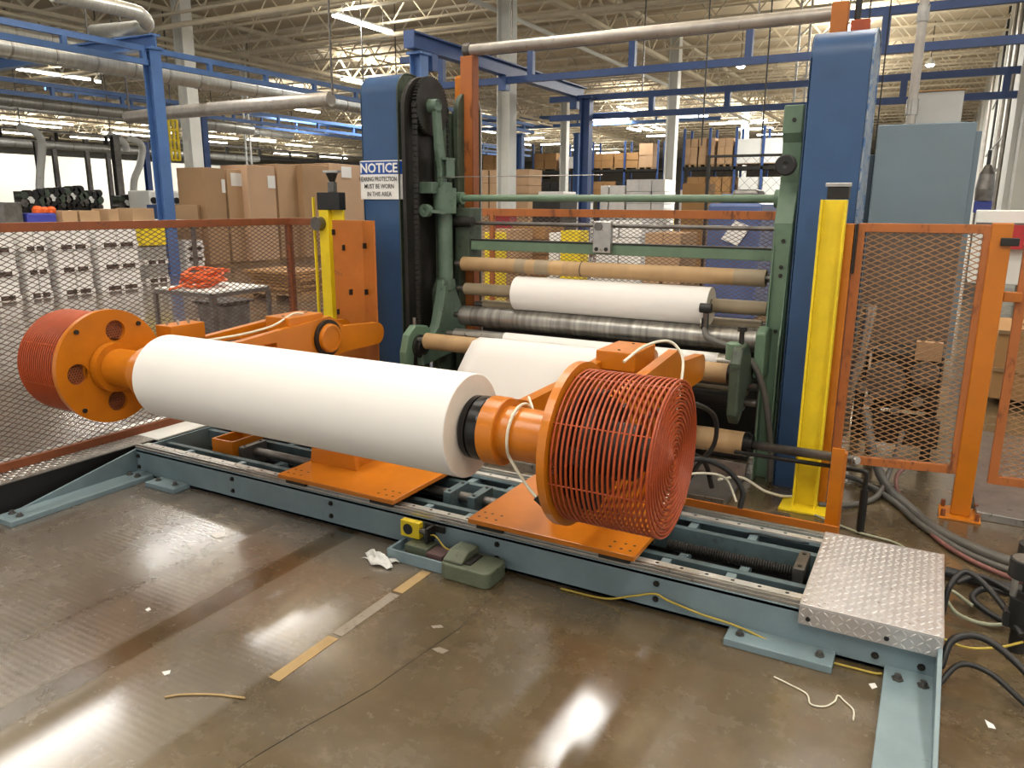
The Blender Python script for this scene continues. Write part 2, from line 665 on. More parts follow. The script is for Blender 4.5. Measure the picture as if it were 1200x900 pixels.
# pads
for x0, x1 in ((-3.97, -3.72), (-.55, -.16)):
    pd = MB().box(x0, x1, YF - .115, YF + .01, 0, .03).build('floor_pad', 'teal', bed, .003)
    for xb in (x0 + .05, x1 - .05):
        MB().lathe((xb, YF - .06, .03), (0, 0, 1), [(0, .018), (.006, .018), (.006, .011), (.018, .011), (.018, 0)], 6, False).build('bolt', 'steel_dk', pd)
# splayed end feet with gusset
for s, x0, x1, xg in ((-1, XL, XL + .16, XL), (1, XR - .16, XR + .01, XR - .005)):
    ft = MB().box(x0, x1, 1.98, YF, 0, .03).build('end_foot', 'teal', bed, .003)
    MB().prism([(2.12, .03), (YF, .03), (YF, .166)], 'x', xg, xg + .015).build('gusset', 'teal', ft, .002)
    for yb in (2.05, 2.74):
        for xb in (x0 + .045, x1 - .045):
            MB().lathe((xb, yb, .03), (0, 0, 1), [(0, .02), (.006, .02), (.006, .012), (.02, .012), (.02, 0)], 6, False).build('bolt', 'steel_dk', ft)
# side bolts in pairs along the front beam
for xb in (-4.17, -3.35, -2.62, -1.98, -1.62, -.86, -.03, .12):
    for zb in (.055, .125):
        MB().lathe((xb, YF, zb), (0, -1, 0), [(0, .014), (.003, .014), (.003, .008), (.012, .008), (.012, 0)], 8, False).build('side_bolt', 'dark', bed)
# lead screws
def ridged(x0, x1, y, z, r, pitch, d):
    prof = []
    t = 0
    n = int((x1 - x0) / pitch)
    for i in range(n):
        prof += [(i * pitch, r - d), (i * pitch + pitch * .35, r), (i * pitch + pitch * .65, r)]
    prof.append((n * pitch, r - d))
    prof.append((n * pitch, 0))
    return MB().lathe((x0, y, z), (1, 0, 0), prof, 20, False)
ridged(-.94, -.37, 3.22, .120, .025, .011, .005).build('lead_screw', 'dark', bed)
MB().cyl((-3.62, 3.22, .135), (-1.0, 3.22, .135), .027, 18).build('drive_shaft', 'steel_dk', bed)
for x in (-3.63, -2.12, -1.97, -.375):
    blk = MB().box(x, x + .045, 3.12, 3.31, .05, .185).build('bearing_block', 'teal_dk' if x > -3 and x < -1 else 'steel_dk', bed, .003)
    for yb in (3.15, 3.28):
        MB().lathe((x + .0225, yb, .185), (0, 0, 1), [(0, .009), (.004, .009), (.004, 0)], 8, False).build('bolt', 'dark', blk)
m = MB()
m.box(-3.84, -3.66, 3.10, 3.115, .06, .215).box(-3.84, -3.66, 3.335, 3.35, .06, .215).box(-3.84, -3.825, 3.115, 3.335, .06, .215).box(-3.675, -3.66, 3.115, 3.335, .06, .215)
m.build('coupling_box', 'orange', bed, .002)
cable('loose_wire', 'thin black wire', [(-.62, 3.44, .16), (-.56, 3.42, .175), (-.5, 3.44, .165), (-.4, 3.43, .17), (-.36, 3.46, .16)], .004, 'black', parent=bed)

# diamond tread plate cover
dp = thing('tread_plate_cover', 'silver diamond tread plate lid over the right end of the teal bed', 'cover', (-.06, 3.1, .2))
PX0, PX1, PY0, PY1, PZ = -.30, .175, 2.79, 3.53, .204
m = MB()
m.box(PX0, PX1, PY0, PY1, PZ - .006, PZ).box(PX0, PX1, PY0, PY0 + .006, PZ - .082, PZ - .006).box(PX1 - .006, PX1, PY0 + .006, PY1, PZ - .05, PZ - .006).box(PX0, PX0 + .006, PY0 + .006, PY1, PZ - .03, PZ - .006)
m.build('plate', mat('bright_aluminium_plate', 'C9C5C3', .36, metal=.75, var=.1, scale=9, wear='9A8A84', wearamt=.4), dp, .002)
mm = MB()
def loz(cx, cy, ang, f):
    L_, w_ = .0135, .0035
    c, s = math.cos(ang), math.sin(ang)
    q = [(-L_, 0), (0, -w_), (L_, 0), (0, w_)]
    base = [(cx + a * c - b * s, cy + a * s + b * c) for a, b in q]
    top = [(cx + (a * c - b * s) * .5, cy + (a * s + b * c) * .5) for a, b in q]
    mm.add([f(a, b, 0) for a, b in base] + [f(a, b, .0035) for a, b in top], [(0, 1, 5, 4), (1, 2, 6, 5), (2, 3, 7, 6), (3, 0, 4, 7), (4, 5, 6, 7)])
px = .026
i = 0
x = PX0 + .016
while x < PX1 - .01:
    j = 0
    y = PY0 + .016
    while y < PY1 - .01:
        loz(x, y, PI / 4 if (i + j) % 2 else -PI / 4 - .0, lambda a, b, h: (a, b, PZ + h))
        y += px
        j += 1
    for z in (PZ - .02, PZ - .046, PZ - .07):
        loz(x, z, PI / 4 if (i + int(z * 1000) // 26) % 2 else -PI / 4, lambda a, b, h: (a, PY0 - h, b))
    x += px
    i += 1
for xb in (PX0 + .035, PX0 + .30):
    MB().lathe((xb, PY0, PZ - .055), (0, -1, 0), [(0, .009), (.005, .009), (.005, 0)], 8, False).build('skirt_bolt', 'dark', dp)
mm.build('tread_marks', mat('worn_tread_tips', 'DCDAD8', .3, metal=.75, var=.05), dp)['kind'] = 'stuff'

# ================================================================== PAPER ROLL
RY, RZ, RR = 2.448, .802, .206
XRL, XRR = -3.304, -1.52
roll = thing('paper_roll', 'large white paper roll held between the two orange arms', 'paper roll', (-2.41, RY, RZ))
MB().lathe((XRL, RY, RZ), (1, 0, 0), [(.0, RR - .003), (.003, RR), (XRR - XRL - .003, RR), (XRR - XRL, RR - .003)], 96).build('paper', 'paper', roll)
for xx in (XRL, XRR):
    MB().lathe((xx, RY, RZ), (1, 0, 0), [(0, RR - .003), (1e-7, .09)], 96, False).build('wound_end', 'paper_end', roll)
MB().lathe((XRL - .002, RY, RZ), (1, 0, 0), [(0, .09), (0, .078), (XRR - XRL + .004, .078), (XRR - XRL + .004, .09), (0, .09)], 48, False).build('core', 'core_grey', roll)


# ================================================================== ROLL ARMS
def ring(mb, x, r, wr, n=44, nn=4):
    mb.tube([(x, RY + r * math.cos(2 * PI * i / n), RZ + r * math.sin(2 * PI * i / n)) for i in range(n)], wr, nn, closed=True)


def side_profile():
    P = []
    for (cy, cz), r, a0, a1, n in (((RY, RZ), .131, 65, 295, 22),):
        P += [(cy + r * math.cos(math.radians(a0 + (a1 - a0) * i / n)), cz + r * math.sin(math.radians(a0 + (a1 - a0) * i / n))) for i in range(n + 1)]
    P += [(2.62, .695), (2.95, .715), (3.45, .70), (3.66, .665), (3.78, .665), (3.86, .682), (4.20, .680)]
    P += [(4.215 + .076 * math.cos(math.radians(a)), .756 + .076 * math.sin(math.radians(a))) for a in range(-80, 90, 14)]
    P += [(4.20, .832), (3.87, .855), (3.80, .90), (3.74, .935), (3.34, .905), (3.0, .882), (2.64, .878)]
    return P


def arm(name, label, s, x_roll, x_in, x_fl, cage_len, bx0, bx1, ped):
    """s=+1: drum on the +x side.  x_in: roll-side face of the inner plate, x_fl: roll-side face of the drum disc"""
    t = thing(name, label, 'roll arm', ((bx0 + bx1) / 2, 3.1, .2), 'roll arms')
    X = lambda x, d: x + s * d
    def mm2(a, b):
        return (min(a, b), max(a, b))
    # sliding base plate
    y0, y1 = 2.79, 3.54
    MB().box(bx0, bx1, y0, y1, .212, .236).build('base_plate', 'orange', t, .003)
    for yb in (YF - .005, YB - .055):
        for xb in (bx0 + .03, bx1 - .17):
            MB().box(xb, xb + .14, yb, yb + .05, .183, .212).build('slide_block', 'dark', t, .003)
    for i, (xx, yy) in enumerate([(bx0 + a, y0 + b) for a in (.035, .075, .125) for b in (.045, .10)] + [(bx1 - a, y0 + b) for a in (.035, .075, .125) for b in (.045, .10)]):
        MB().lathe((xx, yy, .236), (0, 0, 1), [(0, .0075), (.0006, 0)], 10, False).build('bolt_hole', 'dark', t)
    # pedestal
    px0, px1 = ped
    m = MB()
    m.prism([(px0, .236), (px1, .236), (px1 - .03, .42), (px0 + .03, .42)], 'y', 3.03, 3.06)
    m.prism([(px0, .236), (px1, .236), (px1 - .03, .42), (px0 + .03, .42)], 'y', 3.40, 3.43)
    m.box(px0 + .03, px0 + .06, 3.06, 3.40, .236, .66 if s > 0 else .46).box(px1 - .06, px1 - .03, 3.06, 3.40, .236, .66 if s > 0 else .46)
    m.build('pedestal', 'orange', t, .002)
    a0, a1 = mm2(x_in, X(x_fl, -.05))
    q0, q1 = min(a0, px0 + .03), max(a1, px1 - .03)
    MB().box(q0, q1, 3.12, 3.36, .42, .56).build('cross_beam', 'orange', t, .004)
    MB().box(a0 + .03, a1 - .03, 3.14, 3.80, .50, .70).build('pivot_housing', 'orange', t, .004)
    # side plates
    prof = side_profile()
    for xx in (x_in, X(x_fl, -.055)):
        vs, fs = plate(prof, [[(3.08, .775), (3.27, .775), (3.27, .835), (3.08, .835)]], .05)
        m = MB()
        m.add([(X(xx, .0) + (w + .025) * s, u, v) for u, v, w in vs], fs if s > 0 else [tuple(reversed(f)) for f in fs])
        pl = m.build('side_plate', 'orange', t)
        fix_normals(pl.data)
    # cross boxes between plates
    e0, e1 = mm2(X(x_in, .02), X(x_in, .22))
    MB().box(e0, e1, 3.40, 3.70, .87, .962).build('top_box', 'orange', t, .004)
    for yb in (3.45, 3.65):
        MB().lathe(((e0 + e1) / 2, yb, .962), (0, 0, 1), [(0, .008), (.003, .008), (.003, 0)], 8, False).build('top_bolt', 'dark', t)
    e0, e1 = mm2(X(x_in, .05), X(x_fl, -.055))
    for ya, yb, za, zb in (((2.80, 2.815, .72, .87),) if s < 0 else ()) + ((4.05, 4.12, .70, .80),):
        MB().box(e0, e1, ya, yb, za, zb).build('stiffener', 'orange_dull', t, .002)
    # pivot discs both ends
    for xx, d in ((x_in, -1 * s), (X(x_fl, 0), s)):
        if d * s > 0:
            continue
        pv = MB().lathe((xx, 3.70, .80), (d, 0, 0), [(0, .118), (.022, .118), (.022, .095)], 40).build('pivot_ring', 'dark', t)
        MB().lathe((xx, 3.70, .80), (d, 0, 0), [(.022, .095), (.045, .092), (.05, .085), (.05, .07), (.046, .07), (.046, 0)], 40).build('pivot_cap', 'orange', pv)
    MB().cyl((X(x_in, .02), 4.215, .756), (X(x_fl, -.02), 4.215, .756), .03, 14).build('tail_pin', 'steel_dk', t)
    # chuck, hub ring, neck
    d = X(x_in, 0) - x_roll
    MB().lathe((x_roll, RY, RZ), (s, 0, 0), [(-.10, .0), (-.10, .076), (-.001, .076), (0.002, .115), (.012, .124), (.034, .124), (.036, .116), (.042, .116), (.044, .126), (.082, .126), (.092, .12), (abs(d) + .002, .12)], 48).build('chuck', 'black_gloss', t)
    MB().lathe((x_in - s * .008, RY, RZ), (s, 0, 0), [(0, .0), (0, .132), (.066, .132), (.070, .128), (.070, .0)], 48).build('hub_ring', 'orange', t)
    MB().lathe((x_in + s * .05, RY, RZ), (s, 0, 0), [(0, .102), (abs(x_fl - x_in) - .07, .098), (abs(x_fl - x_in) - .05, .112), (abs(x_fl - x_in) - .02, .114), (abs(x_fl - x_in) - .02, .15), (abs(x_fl - x_in) - .05, .15)], 48).build('neck', 'orange', t)
    # big drum disc with vent holes
    RF = .30
    hs, ctr = [], []
    for i in (78, 183, 273):
        a = math.radians(i)
        cy, cz = RY + .190 * math.cos(a), RZ + .190 * math.sin(a)
        ctr.append((cy, cz))
        hs.append(circ(cy, cz, .055, 24))
    vs, fs = plate(circ(RY, RZ, RF, 72), hs + [circ(RY, RZ, .09, 30)], .03)
    m = MB()
    m.add([(x_fl + s * .015 + w * s, u, v) for u, v, w in vs], fs)
    disc = m.build('drum_disc', 'orange', t)
    fix_normals(disc.data)
    for cy, cz in ctr:
        holes = []
        for a in range(-4, 5):
            for b in range(-4, 5):
                hy, hz = (a + .5 * (b % 2)) * .0145, b * .0125
                if math.hypot(hy, hz) < .048:
                    holes.append(circ(cy + hy, cz + hz, .0045, 6))
        vs, fs = plate(circ(cy, cz, .0548, 24), holes, .003)
        g = MB()
        g.add([(x_fl + s * .022 + w, u, v) for u, v, w in vs], fs)
        gr = g.build('vent_grille', 'orange_dark', disc)
        fix_normals(gr.data)
    for a in (50, 130, 228, 325):
        a = math.radians(a)
        MB().lathe((x_fl - s * .001, RY + .27 * math.cos(a), RZ + .27 * math.sin(a)), (-s, 0, 0), [(0, .013), (.01, .013), (.01, 0)], 6, False).build('bolt', 'dark', disc)
    # wire guard cage
    CR = .272
    m = MB()
    x0 = x_fl + s * .03
    n = 19
    for i in range(n):
        ring(m, x0 + s * (cage_len * (i + .6) / (n - .4)), CR, .0048, 56, 6)
    gd = m.build('guard_rings', 'redguard', t)
    m = MB()
    for i in range(24):
        ring(m, x0 + s * (cage_len + (.004 if i % 2 else 0)), CR - .0110 * (i + .2), .0042, 48 if i < 16 else 24, 5)
    m.build('guard_face_rings', 'redguard', t)
    m = MB()
    for i in range(8):
        a = PI / 4 * i + .25
        c, s_ = math.cos(a), math.sin(a)
        m.tube([(x0, RY + CR * c, RZ + CR * s_), (x0 + s * (cage_len - .004), RY + (CR - .001) * c, RZ + (CR - .001) * s_), (x0 + s * (cage_len - .004), RY + .02 * c, RZ + .02 * s_)], .003, 5)
    m.build('guard_bars', 'redguard', t)
    # brake drum inside
    MB().lathe((x0, RY, RZ), (s, 0, 0), [(0, .2), (.03, .2), (.03, .12), (.07, .12), (.07, .185), (.10, .185), (.10, .10), (.22, .10), (.23, .06), (.27, .06), (.27, 0)], 40).build('brake_drum', 'dark', t)
    for i in range(5):
        a = i * 2 * PI / 5 + .5
        MB().box(x0 + s * .08 - .03, x0 + s * .08 + .03, RY + .19 * math.cos(a) - .03, RY + .19 * math.cos(a) + .03, RZ + .19 * math.sin(a) - .03, RZ + .19 * math.sin(a) + .03).build('brake_caliper', 'dark', t, .004)
    return t


M['black_gloss'] = mat('black_rubber_ring', '1C1B1B', .22, metal=.3, var=.3, scale=12)
aL = arm('roll_arm', 'orange roll arm with red guard drum beside the left mesh fence', -1, XRL, -3.40, -3.755, .345, -2.96, -2.19, (-2.95, -2.62))
aR = arm('roll_arm', 'orange roll arm with red wire guard drum nearest the camera, right of the paper roll', 1, XRR, -1.42, -1.087, .345, -1.76, -.95, (-1.46, -1.10))
# stud box on the outer plate of the left arm
sb = MB().box(-3.83, -3.70, 2.78, 3.01, .86, .972).build('stud_box', 'orange', aL, .004)
for i in range(6):
    MB().cyl((-3.76 + .05 * (i % 2) - .02, 2.82 + .035 * i, .972), (-3.76 + .05 * (i % 2) - .02, 2.82 + .035 * i, .99), .007, 8).build('stud', 'steel', sb)
# hoses on the arms
cable('air_hose', None, [(-3.42, 2.75, .92), (-3.43, 3.05, .915), (-3.45, 3.3, .93), (-3.47, 3.48, .975), (-3.46, 3.56, .972)], .007, 'cable_w', parent=aL)
lp = [(-1.30, RY + .115 * math.cos(a), RZ + .115 * math.sin(a)) for a in [math.radians(q) for q in (40, 70, 100, 130, 160, 190, 220)]]
cable('air_hose', None, [(-1.36, 2.62, .9)] + lp + [(-1.24, 2.37, .64), (-1.19, 2.36, .60)], .006, 'cable_w', parent=aR)
MB().tube([(-1.19, 2.36, .60), (-1.165, 2.37, .575)], .014, 8).build('hose_plug', 'black', aR)
cable('air_hose', None, [(-1.20, 3.25, .95), (-1.16, 3.42, 1.0), (-1.10, 3.6, 1.0), (-1.03, 3.6, .93), (-1.0, 3.5, .82), (-.99, 3.4, .7)], .007, 'cable_w', parent=aR)
cable('air_hose', None, [(-1.0, 3.3, .27), (-.95, 3.42, .38), (-.86, 3.6, .36), (-.80, 3.72, .30), (-.74, 3.7, .2)], .006, 'cable_w', parent=aR)
cable('power_cable', 'thick black hose', [(-.98, 2.9, .80), (-.92, 3.3, .78), (-.86, 3.6, .66), (-.86, 3.66, .50), (-.93, 3.64, .38), (-.98, 3.6, .27)], .012, 'black', parent=aR)
cable('power_cable', 'thick black hose', [(-1.02, 3.5, .40), (-.92, 3.62, .42), (-.80, 3.70, .36), (-.72, 3.72, .26), (-.72, 3.7, .17)], .014, 'black', parent=aR)
cable('power_cable', 'thick black hose', [(-.98, 3.62, .45), (-.93, 3.78, .35), (-.90, 3.84, .2)], .013, 'black', parent=aR)

# ================================================================== things at the foot of the bed
pk = thing('pedal_tray', 'small teal tray with a yellow sensor block standing against the bed front', 'tray', (-1.9, 2.72, 0))
m = MB()
m.box(-2.13, -1.80, 2.655, 2.667, .0, .055).box(-2.13, -2.115, 2.667, 2.80, 0, .055).box(-2.115, -1.80, 2.667, 2.80, .0, .012)
m.build('tray', 'teal', pk, .002)
MB().box(-2.06, -1.93, 2.70, 2.79, .012, .075).build('inner_block', 'pedal', pk, .004)
MB().box(-1.93, -1.84, 2.69, 2.79, .012, .065).build('inner_box', mat('maroon_box', '5A4240', .6), pk, .004)
ys = MB().box(-2.13, -2.02, 2.765, 2.80, .078, .16).build('sensor_block', 'yellow', pk, .003)
MB().lathe((-2.085, 2.765, .12), (0, -1, 0), [(0, .027), (.004, .027), (.004, .016), (.002, .016), (.002, 0)], 24).build('sensor_eye', 'black', ys)
MB().cyl((-2.02, 2.78, .12), (-1.96, 2.77, .115), .014, 12).build('sensor_stem', 'steel_dk', pk)
m = MB().box(-1.97, -1.955, 2.74, 2.81, .08, .155).box(-2.01, -1.90, 2.80, 2.812, .12, .155)
m.build('bracket', 'dark', pk, .002)
cable('sensor_cable', 'thin yellow cable', [(-1.96, 2.77, .115), (-1.92, 2.76, .12), (-1.86, 2.74, .09), (-1.83, 2.74, .08)], .004, 'cable_y', parent=pk)
fp = thing('foot_pedal', 'heavy olive cast foot pedal on the floor in front of the bed', 'pedal', (-1.7, 2.69, 0))
out = []
for cx, cy, a0 in ((-1.585, 2.655, -90), (-1.585, 2.76, 0), (-1.775, 2.76, 90), (-1.775, 2.655, 180)):
    out += circ(cx, cy, .035, 6, math.radians(a0), math.radians(a0 + 90), True)
MB().prism(out, 'z', 0, .075).build('pedal_base', 'pedal', fp, .008, seg=3)
MB().prism([(2.64, .075), (2.79, .075), (2.79, .112), (2.70, .115), (2.64, .085)], 'x', -1.80, -1.70).build('pedal_hood', 'pedal', fp, .008)
MB().box(-1.70, -1.665, 2.66, 2.77, .075, .083).build('treadle', 'dark', fp, .003)
# crumpled rag
rb = MB()
g = 16
vs = []
for i in range(g + 1):
    for j in range(g + 1):
        u, v = i / g, j / g
        x = -2.23 + .17 * u + .02 * math.sin(7 * v)
        y = 2.585 + .085 * v - .03 * u + .012 * math.sin(9 * u)
        z = .006 + .05 * max(0, math.sin(PI * u) * math.sin(PI * v)) * (.6 + .4 * math.sin(13 * u + 9 * v)) + .004 * math.sin(25 * v + 11 * u) + .004
        vs.append((x, y, z))
rb.add(vs, [(i * (g + 1) + j, (i + 1) * (g + 1) + j, (i + 1) * (g + 1) + j + 1, i * (g + 1) + j + 1) for i in range(g) for j in range(g)], True)
rg = rb.build('rag', 'white', None, origin=(-2.15, 2.62, 0))
sd = rg.modifiers.new('thick', 'SOLIDIFY'); sd.thickness = .003
tag(rg, 'crumpled white cloth rag on the floor left of the pedal tray', 'rag')
# yellow cable lying along the front beam
cable('signal_cable', 'thin yellow cable along the front of the teal bed', [(-1.28, 2.79, .006), (-1.08, 2.795, .01), (-.96, 2.80, .05), (-.86, 2.805, .085), (-.80, 2.805, .07), (-.66, 2.80, .05), (-.52, 2.79, .045), (-.3, 2.775, .012), (-.05, 2.78, .006), (.0, 2.79, .006)], .0045, 'cable_y')
MB()
# litter
def scrap(pxs, label, material='white', th=.002):
    P = [W(a, b, z=0) for a, b in pxs]
    c = sum(P) / len(P)
    o = MB().prism([(q[0], q[1]) for q in P], 'z', .001, .001 + th).build('paper_scrap', material, None, origin=(c[0], c[1], 0))
    tag(o, label, 'scrap')
scrap([(246, 627), (253, 624), (264, 625), (263, 629), (254, 631)], 'torn white paper scrap on the ribbed floor by the left floor pad', 'paper')
scrap([(170, 715), (175, 712), (177, 715), (173, 717)], 'tiny white paper scrap on the ribbed floor area', 'paper')
scrap([(190, 788), (200, 786), (199, 790), (193, 792)], 'small white scrap just above the thin straw strip', 'paper')
scrap([(506, 761), (515, 759), (526, 763), (519, 767), (513, 765)], 'bent tan paper scrap near the floor crack', 'tape_worn')
scrap([(505, 734), (517, 733), (520, 736), (508, 737)], 'flat tan paper scrap nearer the bed than the bent one', 'tape_worn')
scrap([(1154, 844), (1164, 850), (1167, 855), (1158, 853)], 'white scrap on the floor right of the right bed foot', 'paper')
scrap([(1018, 802), (1025, 801), (1028, 806), (1022, 808)], 'little white chip between the floor pad and the right bed foot', 'paper')
q = [W(a, b, z=.004) for a, b in ((193, 817), (215, 814), (250, 814), (287, 818))]
cable('straw_strip', 'thin tan strip of strapping lying alone on the floor', q, .004, 'tape', 'scrap')
q = [W(a, b, z=.004) for a, b in ((907, 793), (925, 802), (945, 813), (950, 825), (966, 828), (978, 822), (982, 815), (990, 822), (1000, 832), (1000, 844))]
cable('string', 'curled white string lying on the floor in front of the right pad', q, .003, 'cable_w', 'string')

# floor markings
tp = struct('floor_marking', (-1.9, 2.2, 0))
for (a, b, mt) in ((2.64, 2.42, 'tape'), (2.40, 2.03, 'tape_worn'), (2.01, 1.70, 'tape')):
    m = MB().prism([(-1.915, b), (-1.865, b), (-1.865 - .0, a), (-1.915, a)], 'z', .0005, .002)
    m.build('tape_strip', mt, tp)
ck = MB()
cp = [W(a, b, z=.001) for a, b in ((590, 690), (568, 708), (540, 735), (508, 757), (470, 783), (440, 805), (400, 828), (360, 850), (300, 886), (260, 912))]
ck.tube([Vector((q[0], q[1], .0004)) for q in cp], .0012, 4)
ck.build('crack_line', 'dark', tp)

M['orange_rust'] = mat('rust_streaked_orange', 'A8622E', .5, wear='6E3F24', wearamt=.45, scale=5, stretch=(1, 1, .3))
M['tape_band'] = mat('tan_tape', 'B39262', .4, var=.1)
M['cab_low'] = mat('taupe_panel', '5E534B', .6, var=.1)
# ================================================================== WINDER MACHINE
def roller(name, x0, x1, y, z, r, material, parent=None, label=None, cat=None, group=None, shaft=.022, sx=.07, smat='steel_dk', wall=True):
    if parent is None:
        t = thing(name, label, cat, ((x0 + x1) / 2, y, z), group)
        prof = [(0, r * .72), (0, r), (x1 - x0, r), (x1 - x0, r * .72)]
        MB().lathe((x0, y, z), (1, 0, 0), prof, 40).build('tube_body', material, t)
        MB().cyl((x0 - sx, y, z), (x1 + sx, y, z), shaft, 16).build('shaft', smat, t)
        MB().lathe((x0, y, z), (1, 0, 0), [(.01, r * .74), (.01, shaft)], 30, False).lathe((x1, y, z), (1, 0, 0), [(-.01, r * .74), (-.01, shaft)], 30, False).build('end_plug', 'dark', t)['kind'] = 'stuff'
        return t
    t = MB().lathe((x0, y, z), (1, 0, 0), [(0, 0), (0, r - .004), (.004, r), (x1 - x0 - .004, r), (x1 - x0, r - .004), (x1 - x0, 0)], 40).build(name, material, parent)
    MB().cyl((x0 - sx, y, z), (x1 + sx, y, z), shaft, 14).build('shaft', smat, t)
    return t


def cover(name, label, x0, x1, y0, y1, h, front, side):
    t = thing(name, label, 'machine cover', ((x0 + x1) / 2, (y0 + y1) / 2, 0))
    r = .14
    prof = [(y0, 0), (y0, h - r)] + [(y0 + r - r * math.cos(a), h - r + r * math.sin(a)) for a in [i * PI / 16 for i in range(1, 9)]]
    prof += [(y1 - r + r * math.sin(a), h - r + r * math.cos(a)) for a in [i * PI / 16 for i in range(0, 9)]] + [(y1, 0)]
    m = MB()
    n = len(prof)
    vs = [(x, a, b) for x in (x0, x1) for a, b in prof]
    m.add(vs, [(i, i + 1, n + i + 1, n + i) for i in range(n - 1)], True)
    o = m.build('cover_sheet', front, t)
    fix_normals(o.data)
    MB().prism([(a, b) for a, b in prof], 'x', x0 + .004, x0 + .010).prism([(a, b) for a, b in prof], 'x', x1 - .010, x1 - .004).build('cover_side', side, t)['kind'] = 'stuff'
    # bright worn edge strip
    m = MB()
    q = [(x1 - .004, a, b) for a, b in prof[1:-1]]
    m.tube([(x1 - .002, a, b) for a, b in prof], .006, 5)
    m.build('edge_strip', side, t)
    return t
cL = cover('belt_cover', 'tall blue belt cover with the blue and white notice sign on it', -3.79, -3.46, 4.60, 4.93, 2.55, 'blue', 'green_dk')
cR = cover('belt_cover', 'tall scuffed blue cover behind the yellow channel post', -.715, -.405, 4.60, 4.98, 2.56, 'blue', 'blue_edge')

# notice sign on the left cover
sg = thing('notice_sign', 'blue and white sign reading NOTICE hearing protection must be worn in this area', 'sign', (-3.64, 4.59, 1.83))
sx0, sx1 = -3.815, -3.455
vs, fs = [], []
cols = [(-3.86, 4.68), (-3.835, 4.62), (-3.80, 4.592), (-3.70, 4.588), (-3.60, 4.588), (-3.50, 4.590), (-3.465, 4.60), (-3.44, 4.63)]
def signband(z0, z1, d):
    m = MB()
    vs = [(x, y - d, z) for z in (z0, z1) for x, y in cols]
    n = len(cols)
    m.add(vs, [(i, i + 1, n + i + 1, n + i) for i in range(n - 1)], False)
    return m
signband(1.678, 1.952, 0).build('sign_sheet', 'sign_w', sg)
signband(1.855, 1.944, .0012).build('header_band', 'sign_b', sg)
def text(s, x, z, size, material, name, xs=1.0, parent=sg, y=4.585, weight=.0, align='CENTER'):
    cu = bpy.data.curves.new(name, 'FONT')
    cu.body = s
    cu.size = size
    cu.align_x = align
    cu.extrude = .0004
    cu.offset = weight
    cu.resolution_u = 2
    ob = bpy.data.objects.new(name, cu)
    COL.objects.link(ob)
    me = bpy.data.meshes.new_from_object(ob)
    bpy.data.objects.remove(ob)
    me.transform(Matrix.Rotation(PI / 2, 4, 'X') @ Matrix.Scale(xs, 4, (1, 0, 0)))
    me.materials.clear()
    me.materials.append(M[material])
    o = bpy.data.objects.new(name, me)
    COL.objects.link(o)
    o.parent = parent
    o.location = Vector((x, y, z)) - wloc(parent)
    return o
text('NOTICE', -3.635, 1.868, .092, 'sign_w', 'lettering', 1.02, weight=.0022)
text('HEARING PROTECTION', -3.645, 1.806, .046, 'ink', 'lettering', .70, weight=.0003)
text('MUST BE WORN', -3.635, 1.755, .046, 'ink', 'lettering', .80, weight=.0003)
text('IN THIS AREA', -3.635, 1.700, .046, 'ink', 'lettering', .80, weight=.0003)

wm = thing('winder_machine', 'green slitter winder with stacked rollers between the two blue covers', 'machine', (-2, 4.9, 0))
# right side frame: cast plate with shoulder outline (y,z)
m = MB()
prof = [(4.70, 0), (4.70, 1.55), (4.74, 1.66), (4.78, 1.78), (4.76, 2.0), (4.72, 2.05), (4.72, 2.20), (4.90, 2.20), (5.0, 1.9), (5.15, 1.7), (5.15, 0)]
m.prism(prof, 'x', -.85, -.745)
m.build('side_frame', 'green', wm, .006)
m = MB()
m.prism([(4.62, .0), (4.62, .85), (4.66, .95), (4.70, 1.5), (4.72, 1.5), (4.72, 0)], 'x', -.845, -.835).prism([(4.62, .0), (4.62, .85), (4.66, .95), (4.70, 1.5), (4.72, 1.5), (4.72, 0)], 'x', -.76, -.75)
m.build('frame_rib', 'green', wm, .002)['kind'] = 'stuff'
for z in (1.30, 1.25, 1.45, .92, 2.12):
    MB().lathe((-.79, 4.70 if z < 1.5 else 4.72, z), (0, -1, 0), [(0, .012), (.006, .012), (.006, 0)], 8, False).build('frame_bolt', 'dark', wm)
# left side frame
prof = [(4.80, 0), (4.80, 1.0), (4.86, 1.1), (4.86, 2.3), (5.2, 2.3), (5.2, 0)]
MB().prism(prof, 'x', -3.34, -3.28).build('side_frame', 'green_dk', wm, .006)
# chain housing with sprocket
def stadium(cy, cz, r, zb):
    return [(cy + r, zb)] + [(cy + r * math.cos(a), cz + r * math.sin(a)) for a in [i * PI / 16 for i in range(17)]] + [(cy - r, zb)]
MB().prism(stadium(4.74, 2.28, .24, .55), 'x', -3.36, -3.33).build('chain_backing', 'dark', wm, .004)
teeth = []
for i in range(52):
    a = 2 * PI * i / 52
    for k, rr in ((0, .190), (.4, .204), (.6, .204), (.99, .190)):
        teeth.append((4.76 + rr * math.cos(a + k * 2 * PI / 52), 2.32 + rr * math.sin(a + k * 2 * PI / 52)))
MB().prism(teeth, 'x', -3.30, -3.27).build('sprocket', 'dark', wm)
chn = MB()
for yc_ in (4.56, 4.96):
    z = .75
    while z < 2.3:
        chn.box(-3.30, -3.27, yc_ - .011, yc_ + .011, z, z + .028)
        z += .036
chn.build('chain', 'dark', wm)['kind'] = 'stuff'
MB().lathe((-3.27, 4.73, 2.32), (1, 0, 0), [(0, .05), (.07, .045), (.07, .038), (.065, .03), (.065, 0)], 24).build('sprocket_hub', 'green_mid', wm)
